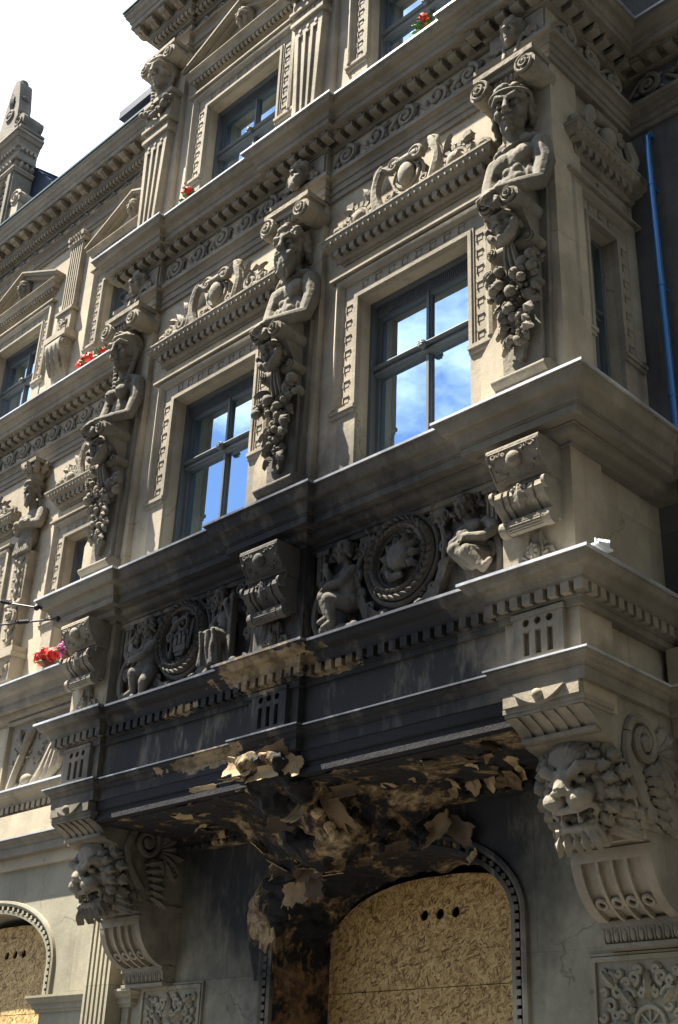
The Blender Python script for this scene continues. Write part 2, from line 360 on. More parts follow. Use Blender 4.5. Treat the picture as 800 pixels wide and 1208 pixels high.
def sculpt(mb, voxel, smooth=2, name='sculpture'):
    """fuse overlapping primitives into one continuous skin"""
    me = bpy.data.meshes.new('tmp'); me.from_pydata(mb.v, [], mb.f)
    bm = bmesh.new(); bm.from_mesh(me); bmesh.ops.recalc_face_normals(bm, faces=bm.faces[:]); bm.to_mesh(me); bm.free()
    o = bpy.data.objects.new('tmp', me); col.objects.link(o)
    r = o.modifiers.new('r', 'REMESH'); r.mode = 'VOXEL'; r.voxel_size = voxel
    if smooth: s = o.modifiers.new('s', 'SMOOTH'); s.factor = .5; s.iterations = smooth
    dg = bpy.context.evaluated_depsgraph_get(); dg.update()
    out = bpy.data.meshes.new_from_object(o.evaluated_get(dg)); out.name = name
    bpy.data.objects.remove(o); bpy.data.meshes.remove(me)
    out.polygons.foreach_set('use_smooth', [True] * len(out.polygons)); return out
# ------------------------------------------------------------------ the place: street and building shell
XL, XR, REC, YM, YG, XW, XE = -9.49, -3.94, .06, 1.17, 1.05, -26., 7.
CX = [-9.205, -6.71, -4.225]
PIER = [(-9.49, -8.93), (-6.99, -6.43), (-4.51, -3.94)]
WINX = [-7.88, -5.40]; MAINX = [-16.74, -14.05, -11.36]; RIGHTX = [-2.1]
g = MB(); g.add([(-900, -900, 0), (900, -900, 0), (900, 900, 0), (-900, 900, 0)], [(0, 1, 2, 3)])
o = put('street', g, 'asphalt'); o['kind'] = 'structure'
g = MB(); g.box(-60, 40, -2.4, 1.0, .004, .13)
o = put('pavement', g, 'paving'); o['kind'] = 'structure'
B = thing('ornate_building', 'ornate taupe stucco townhouse with carved corner bay, fire-blackened above the boarded arch', 'building', (-6.7, 1.1, 0))
path = [(XW, YM), (XL, YM), (XL, 0), (PIER[0][1], 0), (PIER[0][1], REC), (PIER[1][0], REC), (PIER[1][0], 0), (PIER[1][1], 0), (PIER[1][1], REC), (PIER[2][0], REC), (PIER[2][0], 0), (XR, 0), (XR, YM), (XE, YM)]
# --- walls
WZ1, WT1 = 6.0, 8.0       # first floor window opening
WZ2, WT2 = 10.0, 11.87
HW = .60
w = MB(); ops = [(c - HW, c + HW, a, b) for c in WINX for a, b in ((WZ1, WT1), (WZ2, WT2))]
w.cells(XL + .02, XR - .02, 5.7, 14.06, REC, REC + .28, ops)
w.cells(XL + .02, XR - .02, 3.97, 4.9, REC, REC + .28, [])
w.box(XL + .02, XR - .02, .13, .34, 4.9, 5.7)
put('wall', w, 'stucco', B)
w = MB()
ops = [(c - HW, c + HW, a, b) for c in MAINX + RIGHTX for a, b in ((WZ1, WT1), (WZ2, WT2))]
w.cells(XW, XL + .05, 4.0, 14.06, YM, YM + .4, ops)
w.box(XL + .05, XR - .07, YM + .02, YM + .38, 4.0, 14)
put('wall', w, 'stucco', B)
w = MB(); w.cells(XR - .069, XE, 4.0, 14.06, YM, YM + .4, ops); put('wing_wall', w, 'wing', B, label='dark grey wall behind the downpipe')
# bay returns; the right one has a narrow window
w = MB(); w.M = T(XR - .05, 0, 0) @ RZ(PI / 2)
ROP = (.46, .86, 6.0, 8.0); ROP2 = (.46, .86, 10.0, 11.87)
w.cells(.30, YM + .02, 3.97, 14.06, 0, .3, [ROP, ROP2]); put('wall', w, 'stucco', B)
w = MB(); w.box(XL + .003, XL + .3, .3, YM + .02, 3.97, 14.06); put('wall', w, 'stucco', B)
for i, (a, b) in enumerate(PIER):
    w = MB()
    y1 = .36 if i != 1 else .2
    w.box(a, b, 0, y1, 3.99, 14.05)
    # lower part of each pier spreads towards the window on its left
    w.poly([(a - .0, 6.0), (a - .17, 6.0), (a - .17, 6.75), (a, 6.98)], .012, .08)
    put('pier', w, 'stucco', B)
w = MB()
for z in (5.86, 9.72, 13.6): w.box(XL + .3, XR - .35, .33, YM + .03, z, z + .12)
w.box(-5.5, -5.38, .36, YM, 6, 13.5); w.box(-7.2, -6.3, .35, YM + .01, 5.98, 13.6)
put('interior_floor', w, 'room', B)
w = MB()
for z in (5.86, 9.72, 13.6): w.box(XW, XL, YM + .38, 4.2, z, z + .12); w.box(XR, XE, YM + .38, 4.2, z, z + .12)
w.box(XW, XE, 4.2, 4.4, 0.1, 14); put('interior_wall', w, 'room', B)
# ground floor wall with arched openings
AX, AH, AZ, AR = [-6.5, -12.12], 1.2, 3.03, .56
def archz(x, cx, h=AH, zs=AZ, rise=AR):
    u = min(1, abs(x - cx) / h); return zs + rise * math.sqrt(max(0, 1 - u ** 2.0))
w = MB(); edges = [XW]
for cx in sorted(AX): edges += [cx - AH, cx + AH]
edges.append(XE)
for i in range(0, len(edges), 2): w.box(edges[i], edges[i + 1], YG, 1.9, 0.1, 4.2)
for cx in AX:
    k = 28
    for i in range(k):
        a, b = cx - AH + 2 * AH * i / k, cx - AH + 2 * AH * (i + 1) / k
        za, zb = archz(a, cx), archz(b, cx)
        w.add([(a, YG, za), (b, YG, zb), (b, YG, 4.2), (a, YG, 4.2), (a, 1.9, za), (b, 1.9, zb), (b, 1.9, 4.2), (a, 1.9, 4.2)],
              [(0, 1, 2, 3), (7, 6, 5, 4), (0, 4, 5, 1), (3, 2, 6, 7)])
put('ground_floor_wall', w, 'ground_plaster', B)
# --- cornices
def cornice(name, prof, mat='cornice', pth=path, label=None):
    m = MB(); m.sweep(prof, pth); return put(name, m, mat, B, label=label)
def flash(parent, e, z, pth=path, t=.02):
    m = MB(); m.sweep([(-.02, z + .022), (e, z + .004), (e + .014, z + .0), (e + .014, z - t), (e - .02, z - t)], pth); return put('flashing', m, 'zinc', parent)
def arcp(e0, z0, e1, z1, kind, n=5):
    """quarter curve between two profile points: 'cove' hollow or 'ovolo' round, 's' cyma"""
    out = []
    for i in range(n + 1):
        t = i / n
        if kind == 'cove': out.append((e0 + (e1 - e0) * (1 - math.cos(t * PI / 2)), z0 + (z1 - z0) * math.sin(t * PI / 2)))
        elif kind == 'ovolo': out.append((e0 + (e1 - e0) * math.sin(t * PI / 2), z0 + (z1 - z0) * (1 - math.cos(t * PI / 2))))
        else: out.append((e0 + (e1 - e0) * t, z0 + (z1 - z0) * (t + .16 * math.sin(2 * PI * t))))
    return out
P1 = [(-.05, 5.74), (.02, 5.74), (.02, 5.765)] + arcp(.025, 5.77, .10, 5.83, 'ovolo') + [(.115, 5.83), (.115, 5.842), (.195, 5.842), (.195, 5.905), (.205, 5.905), (.205, 5.918)] + arcp(.215, 5.92, .325, 6.075, 's', 8) + [(.335, 6.075), (.335, 6.10), (-.05, 6.105)]
c1 = cornice('cornice', P1, label='sill cornice under the tall windows of the bay'); flash(c1, .335, 6.108)
P2 = [(-.05, 4.60), (.03, 4.60), (.03, 4.645), (.045, 4.645), (.045, 4.735), (.095, 4.735), (.095, 4.75)] + arcp(.10, 4.752, .205, 4.855, 's', 7) + [(.212, 4.855), (.212, 4.876), (-.05, 4.88)]
c2 = cornice('cornice', P2, label='dentilled cornice below the relief panels'); flash(c2, .212, 4.882)
P3 = [(-.05, 4.115), (.035, 4.115), (.035, 4.20), (.045, 4.20), (.045, 4.21)] + arcp(.05, 4.212, .09, 4.262, 's', 5) + [(.096, 4.265), (.096, 4.282), (-.05, 4.286)]
path3 = [(x, .95 if y == YM else y) for x, y in path]
c3 = cornice('string_moulding', P3, pth=path3); flash(c3, .096, 4.288, path3, t=.012)
m = MB(); m.box(XW, XL - .001, 1.0, YM + .1, 4.0, 4.6); m.box(XR + .001, XE, 1.0, YM + .1, 4.0, 4.6); put('frieze_band', m, 'stucco', B)
# architrave and cornice over the first floor
PA = [(-.05, 9.25), (.025, 9.25), (.025, 9.31), (.04, 9.315), (.04, 9.385), (.055, 9.39)] + arcp(.055, 9.40, .085, 9.46, 'cove', 4) + [(.10, 9.46), (.10, 9.505), (.085, 9.515), (-.05, 9.52)]
ca = cornice('architrave', PA)
P4 = [(-.05, 9.845), (.03, 9.845), (.03, 9.862), (.045, 9.868), (.045, 9.95), (.165, 9.95), (.165, 9.957), (.205, 9.957), (.205, 10.018), (.215, 10.022)] + arcp(.222, 10.025, .315, 10.145, 's', 7) + [(.322, 10.145), (.322, 10.168), (-.05, 10.172)]
c4 = cornice('cornice', P4, label='heavy block cornice between the two upper window storeys'); flash(c4, .322, 10.176)
PA5 = [(-.05, 13.03), (.025, 13.03), (.025, 13.09), (.045, 13.095), (.045, 13.17)] + arcp(.05, 13.18, .09, 13.225, 'cove', 4) + [(.10, 13.225), (.10, 13.25), (-.05, 13.26)]
ca5 = cornice('architrave', PA5)
P5 = [(-.05, 13.48), (.04, 13.48), (.04, 13.51), (.06, 13.515), (.06, 13.59), (.12, 13.59), (.12, 13.62), (.14, 13.62), (.14, 13.77), (.29, 13.77), (.29, 13.775), (.305, 13.775), (.305, 13.85), (.315, 13.855)] + arcp(.32, 13.86, .375, 14.0, 's', 7) + [(.385, 14.0), (.385, 14.04), (-.05, 14.055)]
c5 = cornice('eaves_cornice', P5, label='eaves cornice with scroll blocks along the roof edge')
m = MB(); m.sweep([(.25, 14.06), (.39, 14.045), (.405, 14.045), (.405, 14.08), (.25, 14.09)], path); put('gutter', m, 'copper', c5)
# repeated blocks along the cornices
def along(pth, step, e, inset=.05, limit=(-16., -2.5)):
    """positions and headings of blocks along a mitred path"""
    out = []
    for i in range(len(pth) - 1):
        a, b = Vector(pth[i]), Vector(pth[i + 1]); d = b - a; ln = d.length
        if ln < .1: continue
        d.normalize(); nn = Vector((d.y, -d.x))
        # outer corners gain, inner corners lose the offset
        def turn(p, q, r):
            u, v = Vector(q) - Vector(p), Vector(r) - Vector(q); return u.x * v.y - u.y * v.x
        ga = 0 if i == 0 else (e if turn(pth[i - 1], pth[i], pth[i + 1]) > 0 else -e)
        gb = 0 if i == len(pth) - 2 else (e if turn(pth[i], pth[i + 1], pth[i + 2]) > 0 else -e)
        s0, s1 = -ga + inset, ln + gb - inset
        k = max(1, int(round((s1 - s0) / step)))
        for j in range(k + 1 if k > 1 else 1):
            p = a + d * (s0 + (s1 - s0) * (j / k if k > 1 else .5)) + nn * 0
            if limit[0] < p.x < limit[1] and not (abs(d.y) > .5 and p.x < -8): out.append((p.x, p.y, math.atan2(d.y, d.x)))
    return out
m = MB(); m.box(-.031, .031, -.092, -.035, 0, .072); me_d2 = m.mesh('dentil')
for x, y, a in along(path, .103, .09, .03, (-13.6, -2.5)): place('dentil', me_d2, 'stone', c2, T(x, y, 4.662) @ RZ(a))
m = MB(); m.prism([(-.04, .0), (-.125, .0), (-.145, .012), (-.145, .072), (-.04, .072)], -.045, .045); m.box(-.045, .02, -.16, -.04, .05, .0735); me_d4 = m.mesh('block')
for x, y, a in along(path, .155, .145, .05, (-14.6, -2.5)): place('cornice_block', me_d4, 'cornice', c4, T(x, y, 9.8755) @ RZ(a))
def modillion():
    m = MB(); pr = [(-.12, .12), (-.12, .05)]
    for i in range(9): t = i / 8; pr.append((-.12 - .16 * t, .045 - .04 * math.sin(PI * t) + .03 * t))
    pr += [(-.29, .085), (-.30, .11), (-.29, .13), (-.12, .13)]
    m.prism(pr, -.05, .05); m.tube([(-.055, -.27, .085), (.055, -.27, .085)], .04, 10); m.leaf((0, -.14, .03), (0, -.27, .05), .045, (0, 0, -1), .015); return m.mesh('modillion')
me_m5 = modillion()
for x, y, a in along(path, .25, .26, .07, (-16.5, -5.)): place('modillion', me_m5, 'carved', c5, T(x, y, 13.636) @ RZ(a) @ SC(1, .94, 1))
m = MB(); m.box(-.022, .022, -.118, -.05, 0, .055); me_d5 = m.mesh('dentil')
for x, y, a in along(path, .075, .11, .03, (-15.2, -7.2)): place('dentil', me_d5, 'stone', c5, T(x, y, 13.526) @ RZ(a))
# --- windows
def window(cx, z0, z1, hw, W, curt=0, tr=.655):
    """wooden casement window; local x across, y into the wall (0 = front of the frame)"""
    f = MB(); a, b = cx - hw, cx + hw
    f.box(a - .02, a + .035, .0, .16, z0, z1); f.box(b - .035, b + .02, .0, .16, z0, z1); f.box(a + .035, b - .035, .002, .16, z1 - .035, z1 + .02)
    for s, q in ((1, a + .035), (-1, b - .035)): f.box(min(q, q + s * .032), max(q, q + s * .032), .06, .13, z0, z1 - .035); f.box(min(q + s * .032, q + s * .045), max(q + s * .032, q + s * .045), .085, .12, z0, z1 - .035)
    f.box(a + .067, b - .067, .062, .128, z1 - .165, z1 - .13); f.box(a + .035, b - .035, .05, .14, z0 + .02, z0 + .1)
    wnd = put('window', f, 'wood', B, W)
    g_ = MB(); g_.box(a + .036, b - .036, .055, .06, z1 - .13, z1 - .035)
    k = int((2 * hw - .09) / .022)
    for i in range(k): x = a + .04 + i * .022; g_.add([(x, .03, z1 - .128), (x + .006, .03, z1 - .128), (x + .016, .03, z1 - .037), (x + .010, .03, z1 - .037), (x, .055, z1 - .128), (x + .006, .055, z1 - .128), (x + .016, .055, z1 - .037), (x + .010, .055, z1 - .037)], [(0, 1, 2, 3), (0, 4, 5, 1), (1, 5, 6, 2), (3, 2, 6, 7), (0, 3, 7, 4)])
    put('vent_grille', g_, 'grille', wnd, W)
    zt = z0 + (z1 - z0) * tr
    if hw > .4:
        p = MB(); p.box(cx - .026, cx + .026, .065, .11, z0 + .1, zt - .055); p.box(cx - .026, cx + .026, .065, .11, zt + .055, z1 - .13)
        p.box(cx - .013, cx + .013, .05, .065, z0 + .1, zt - .056); p.box(cx - .013, cx + .013, .05, .065, zt + .056, z1 - .13); put('mullion', p, 'wood', wnd, W)
    p = MB(); tp = [(.14, zt - .055), (.06, zt - .055), (.05, zt - .042), (.03, zt - .038), (.025, zt - .026), (.04, zt - .016), (.04, zt + .004), (.01, zt + .01), (.0, zt + .022), (.01, zt + .036), (.045, zt + .04), (.05, zt + .055), (.14, zt + .055)]
    p.prism(tp, a + .036, b - .036); put('transom', p, 'wood', wnd, W)
    if hw > .4:
        p = MB(); p.ell((cx, -.01, zt), (.04, .035, .045), 10, 8); p.ring((cx, -.02, zt), .03, .012, 'y', 14, 5)
        for i in range(6): q = i * PI / 3; p.ell((cx + .022 * math.cos(q), -.035, zt + .022 * math.sin(q)), .011, 6, 4)
        put('rosette', p, 'wood', wnd, W)
    hs = [(a + .075, cx - .028), (cx + .028, b - .075)] if hw > .4 else [(a + .075, b - .075)]
    for (p0, p1) in hs:
        for (q0, q1) in ((z0 + .1, zt - .055), (zt + .055, z1 - .165)):
            p = MB(); p.box(p0, p1, .088, .094, q0, q1); put('pane', p, 'glass', wnd, W)
    if curt:
        for (u0, u1) in ((cx + .10, b - .07),):
            p = MB(); k = 36; vs = []; fs = []
            for i in range(k + 1):
                x = u0 + (u1 - u0) * i / k; y = .26 + .022 * math.sin(i * 1.35) + .012 * math.sin(i * .6 + 1); vs += [(x, y, z0), (x, y, z1 - .1)]
            for i in range(k): fs.append((2 * i, 2 * i + 2, 2 * i + 3, 2 * i + 1))
            p.add(vs, fs); put('curtain', p, 'curtain', wnd, W)
    return wnd
SPRO = [(-.004, .03), (-.004, -.028), (.03, -.03), (.035, -.018), (.05, -.018), (.052, -.008), (.16, -.008), (.165, -.022), (.18, -.03), (.19, -.05), (.215, -.062), (.24, -.05), (.25, -.02), (.255, .06)]
def surround(cx, z0, z1, hw, W, parent=B, near=None):
    """moulded frame with square studs; ends in small feet above the sill"""
    s = MB(); a, b = cx - hw, cx + hw; zb = z0 + .93 if z0 < 9 else z0 + .86
    # path runs so that the offset points away from the opening
    pth = [(a, zb), (a, z1), (b, z1), (b, zb)]
    s.sweep([(-e, y) for e, y in SPRO], pth, 'xz')
    for sg, q in ((-1, a), (1, b)):
        x0, x1 = sorted((q - sg * .008, q + sg * .275)); s.box(x0, x1, -.045, .02, zb - .035, zb - .003); s.box(x0 + .002, x1 - .01, -.03, .02, zb - .07, zb - .035)
        x0, x1 = sorted((q - sg * .004, q + sg * .2)); s.box(x0, x1, -.012, .02, z0, zb - .07)
    s.box(a - .29, b + .29, -.085, .0, z1 + .245, z1 + .268)
    def stud(x, z): s.box(x - .026, x + .026, -.012, .0, z - .026, z + .026); s.box(x - .034, x - .026, -.02, .0, z - .034, z + .034); s.box(x - .034, x + .034, -.02, .0, z + .026, z + .034)
    k = max(2, int(round(2 * hw / .15)))
    for i in range(k): stud(a + 2 * hw * (i + .5) / k, z1 + .105)
    k = int(round((z1 - zb) / .15))
    for i in range(k):
        for q in (a - .105, b + .105): stud(q, zb + (z1 - zb) * (i + .5) / k)
    return put('window_surround', s, 'stone', parent, W)
me_dh = MB(); me_dh.box(-.026, .026, -.05, .02, 0, .06); me_dh = me_dh.mesh('dentil')
def hood(cx, zb, hw, W, name='hood'):
    pr = [(-.03, zb), (.02, zb), (.02, zb + .02)] + arcp(.025, zb + .022, .06, zb + .06, 'ovolo', 4) + [(.065, zb + .062), (.065, zb + .128), (.115, zb + .13), (.115, zb + .15)] + arcp(.12, zb + .155, .175, zb + .215, 'ovolo', 5) + [(.185, zb + .22), (.185, zb + .24), (-.03, zb + .25)]
    m = MB(); m.sweep(pr, [(cx - hw, .12), (cx - hw, 0), (cx + hw, 0), (cx + hw, .12)])
    # egg pattern on the round moulding
    k = int(2 * hw / .055)
    for i in range(k): x = cx - hw - .13 + (2 * hw + .26) * (i + .5) / k; m.ell((x, -.158, zb + .185), (.018, .02, .026), 6, 4)
    h = put(name, m, 'carved', B, W)
    k = int(round((2 * hw + .14) / .096))
    for i in range(k): place('dentil', me_dh, 'carved', h, W @ T(cx - hw - .065 + (2 * hw + .13) * (i + .5) / k, -.065, zb + .066))
    for s in (-1, 1): place('dentil', me_dh, 'carved', h, W @ T(cx + s * (hw + .065), .02, zb + .066) @ RZ(s * PI / 2))
    return h
def gear(m, c, r, y, teeth=14, full=1.0, a0=0):
    for i in range(teeth):
        a = a0 + 2 * PI * full * i / teeth; m.M = BASE @ T(c[0], y, c[1]) @ RY(-a); m.box(r - .032, r + .02, -.03, .03, -.02, .02); m.M = BASE
    m.ring((c[0], y - .01, c[1]), r - .05, .022, 'y', 26, 6); m.ring((c[0], y, c[1]), r + .022, .016, 'y', 26, 5)
def crest(cx, zb, W, v=0, half=1.0):
    """strapwork crest on the hood: oval boss between scrolled plates, wheels and knobs"""
    global BASE
    m = MB(); BASE = I4; y = -.04
    m.ell((cx, y - .05, zb + .27), (.085, .07, .125), 16, 10); m.ring((cx, y - .03, zb + .27), .12, .022, 'y', 26, 6)
    m.ring((cx, y - .02, zb + .27), .165, .018, 'y', 26, 6)
    m.poly([(cx - .24, zb), (cx - .2, zb + .28), (cx - .1, zb + .42), (cx + .1, zb + .42), (cx + .2, zb + .28), (cx + .24, zb)], y + .01, .03)
    m.tube([(cx - .13, y - .05, zb + .43), (cx + .13, y - .05, zb + .43)], .05, 10); m.spiral((cx + .13, zb + .42), .075, .015, 1.6, PI, -1, .022, .014, y - .08); m.spiral((cx - .13, zb + .42), .075, .015, 1.6, 0, 1, .022, .014, y - .08)
    for i in range(5):
        x = cx - .2 + .1 * i; m.box(x - .028, x + .028, y - .05, y, zb + .0, zb + .035 + .05 * (i % 2)); m.box(cx - .23, cx + .23, y - .03, y + .01, zb + .05, zb + .07)
    for s in (-1, 1):
        P = [(cx + s * (.27 + .08 * math.sin(t * PI)), y - .06, zb + .5 * t) for t in [i / 8 for i in range(9)]]
        m.tube(P, [.04, .045, .05, .05, .045, .045, .045, .045, .03], 8)
        P = [(cx + s * (.33 + .06 * math.sin(t * PI)), y - .04, zb + .42 * t) for t in [i / 8 for i in range(9)]]
        m.tube(P, .03, 8); m.spiral((cx + s * .30, zb + .42), .07, .012, 1.4, PI / 2, -s, .024, .014, y - .06)
        if v == 0:
            gear(m, (cx + s * .55, zb + .10), .15, y - .03, 14); m.ell((cx + s * .53, y - .06, zb + .09), (.07, .06, .08), 10, 8)
            m.tube([(cx + s * .47, y - .05, zb + .02), (cx + s * .60, y - .06, zb + .13)], .045, 8); m.box(cx + s * .66 - .04, cx + s * .66 + .04, y - .06, y, zb + .25, zb + .32)
        else:
            m.spiral((cx + s * .52, zb + .13), .12, .015, 1.8, -s * .6, s, .034, .02, y - .04, lift=.03); m.spiral((cx + s * .69, zb + .10), .09, .012, 1.6, PI / 2, s, .03, .016, y - .04, lift=.03)
            m.leaf((cx + s * .44, y - .03, zb + .05), (cx + s * .6, y - .05, zb + .3), .06); m.ell((cx + s * .60, y - .05, zb + .05), .05, 8, 6)
        m.spiral((cx + s * .20, zb + .12), .05, .01, 1.4, -PI / 2, -s, .018, .011, y - .05, 6, 16); m.spiral((cx + s * .43, zb + .30), .055, .01, 1.5, PI, s, .02, .012, y - .03, 6, 16)
        m.leaf((cx + s * .40, y - .02, zb + .22), (cx + s * .50, y - .05, zb + .40), .05); m.leaf((cx + s * .60, y - .02, zb + .22), (cx + s * .74, y - .05, zb + .26), .045); m.leaf((cx + s * .16, y - .03, zb + .38), (cx + s * .30, y - .06, zb + .50), .05); m.leaf((cx + s * .70, y - .02, zb + .02), (cx + s * .73, y - .05, zb + .17), .04)
        m.ring((cx + s * .81, y - .03, zb + .085), .065, .022, 'y', 20, 6); m.ell((cx + s * .81, y - .05, zb + .085), .042, 10, 7); m.box(cx + s * .81 - .09, cx + s * .81 + .09, y - .01, .03, zb, zb + .07)
    return put('crest', m, 'carved', B, W)
FR = lambda y: T(0, y, 0)
for i, c in enumerate(WINX):
    Wb = FR(REC)
    window(c, WZ1, WT1, HW, FR(.20), curt=1 if i else 2); surround(c, WZ1, WT1, HW, Wb); hood(c, 8.42, .78, Wb); crest(c, 8.67, Wb, 1 - i)
    window(c, WZ2, WT2, HW, FR(.20), curt=1); surround(c, WZ2, WT2, HW, Wb)
for i, c in enumerate(MAINX + RIGHTX):
    Wb = FR(YM)
    window(c, WZ1, WT1, HW, FR(YM + .14), curt=1); surround(c, WZ1, WT1, HW, Wb); hood(c, 8.42, .78, Wb); crest(c, 8.67, Wb, i % 2)
    window(c, WZ2, WT2, HW, FR(YM + .14), curt=1); surround(c, WZ2, WT2, HW, Wb)
WR = T(XR - .05, 0, 0) @ RZ(PI / 2)
for z0, z1 in ((WZ1, WT1), (WZ2, WT2)):
    window(.66, z0, z1, .20, WR @ T(0, .12, 0)); surround(.66, z0, z1, .20, WR)
hood(.70, 8.45, .36, WR)
# ------------------------------------------------------------------ sculpture
rnd = random.Random(5)
def head(b, Mx, style, k=1.0):
    """face looks along -y; local head is about .40 tall"""
    s = b.M; b.M = (s @ Mx) if s is not None else Mx
    b.ell((0, .035, .06), (.128, .15, .165)); b.ell((0, -.02, .0), (.108, .098, .12)); b.ell((0, -.035, -.09), (.088, .088, .10)); b.ell((0, -.108, -.165), (.036, .032, .034))
    for q in (-1, 1):
        b.tube([(q * .112, -.07, .055), (q * .062, -.128, .078), (q * .016, -.142, .058)], [.016, .024, .018], 6)
        b.ell((q * .05, -.108, .028), (.028, .022, .017), 8, 6); b.ell((q * .068, -.088, -.035), (.04, .04, .045), 8, 6)
        b.ell((q * .022, -.146, -.045), (.017, .02, .013), 6, 5); b.ell((q * .128, .01, .0), (.02, .036, .052), 8, 6)
        b.tube([(q * .075, -.118, .012), (q * .05, -.132, .008), (q * .025, -.128, .014)], .008, 5)
    b.tube([(0, -.125, .08), (0, -.148, .02), (0, -.176, -.040)], [.018, .018, .024], 8)
    b.ell((0, -.130, -.082), (.046, .026, .012), 8, 6); b.ell((0, -.124, -.116), (.036, .026, .015), 8, 6)
    rr = random.Random(hash(style) % 97 if False else len(style) * 7)
    if style in ('youth', 'bearded', 'small', 'putto'):
        n = 34 if style != 'small' else 16
        for i in range(n):
            a = rr.uniform(-PI, PI); zz = rr.uniform(.06, .2)
            fr_ = -2.4 < a < -.75
            if fr_ and zz < .15: zz = rr.uniform(.155, .2)
            rad = (.128 if fr_ else .15) * math.sqrt(max(.05, 1 - ((zz - .05) / .18) ** 2)); w = rr.uniform(.026, .042)
            b.ell((rad * .88 * math.cos(a), .02 + rad * math.sin(a), zz), (w, w, w * .9), 8, 6)
        for q in (-1, 1):
            for i in range(6): b.ell((q * (.125 + .01 * (i % 2)), .03 + .02 * (i % 3), .08 - .04 * i), (.032, .038, .03), 8, 6)
        if style == 'youth': b.ring((0, .01, .12), .142, .016, 'z', 24, 5)
    if style == 'bearded':
        for i in range(9):
            u = -1 + .25 * i; c_ = 1 - .55 * u * u
            P = [(u * .092 * (1 - .45 * t) + .012 * math.sin(9 * t + i * 2), -.075 - .075 * c_ * (1 - .15 * t) - .008 * math.sin(8 * t + i), -.07 - .0 * c_ - (.09 + .15 * c_) * t) for t in [k / 7 for k in range(8)]]
            b.tube(P, [.020, .023, .024, .024, .023, .021, .017, .009], 7)
        for i in range(14): b.ell((rr.uniform(-.06, .06), -.15 - .02 * rr.random(), -.14 - .1 * rr.random()), (.013, .014, .017), 6, 5)
        b.tube([(-.06, -.118, -.10), (-.02, -.148, -.076), (.02, -.148, -.076), (.06, -.118, -.10)], [.012, .022, .022, .012], 6)
        b.ell((0, -.085, -.16), (.075, .06, .09), 10, 8)
    if style == 'woman':
        b.ell((0, .06, .075), (.142, .15, .165), 14, 10)
        for q in (-1, 1):
            for i in range(4):
                P = [(q * .01, -.085 + .03 * i, .185 - .002 * i)] + [(q * (.06 + .075 * t), -.095 + .035 * i + .11 * t, .18 - .12 * t + .0 * i) for t in (.3, .6, 1)]
                b.tube(P, [.018, .022, .022, .018], 6)
            for i in range(9): b.ell((q * (.125 - .006 * i), .02 - .012 * i, .0 - .045 * i), (.03, .03, .028), 8, 6)
        b.ring((0, .03, .14), .13, .016, 'z', 24, 5)
    b.M = s
def limb(b, pts, rad, n=10, sub=4):
    """rounded, tapering limb through the joints"""
    P = []; Q = []
    for i in range(len(pts) - 1):
        for j in range(sub):
            t = j / sub; P.append(Vector(pts[i]).lerp(Vector(pts[i + 1]), t)); Q.append(rad[i] + (rad[i + 1] - rad[i]) * t)
    P.append(Vector(pts[-1])); Q.append(rad[-1]); b.tube(P, Q, n)
    for p, r in zip(pts, rad): b.ell(p, r, 10, 8)
def hand(b, c, d, nrm, s=1.0):
    """palm with four bent fingers and a thumb; d = direction of the fingers, nrm = back of the hand"""
    d = Vector(d).normalized(); nrm = Vector(nrm); nrm = (nrm - d * nrm.dot(d)).normalized(); x = d.cross(nrm); c = Vector(c)
    rot = Matrix((x, d, nrm)).transposed(); b.ell(c, (.052 * s, .062 * s, .028 * s), 10, 8, rot)
    for i, ln in enumerate((.085, .1, .095, .075)):
        p = c + x * s * (-.039 + .026 * i) + d * .045 * s; k = p + d * ln * .55 * s - nrm * .004; e = k + (d * .35 - nrm * .85).normalized() * ln * .55 * s
        b.tube([p, k, e], [.0145 * s, .014 * s, .011 * s], 6)
    p = c - x * .045 * s; b.tube([p, p + (-x + d * .8).normalized() * .05 * s, p + (-x * .5 + d * 1.2 - nrm * .4).normalized() * .09 * s], [.018 * s, .016 * s, .012 * s], 6)
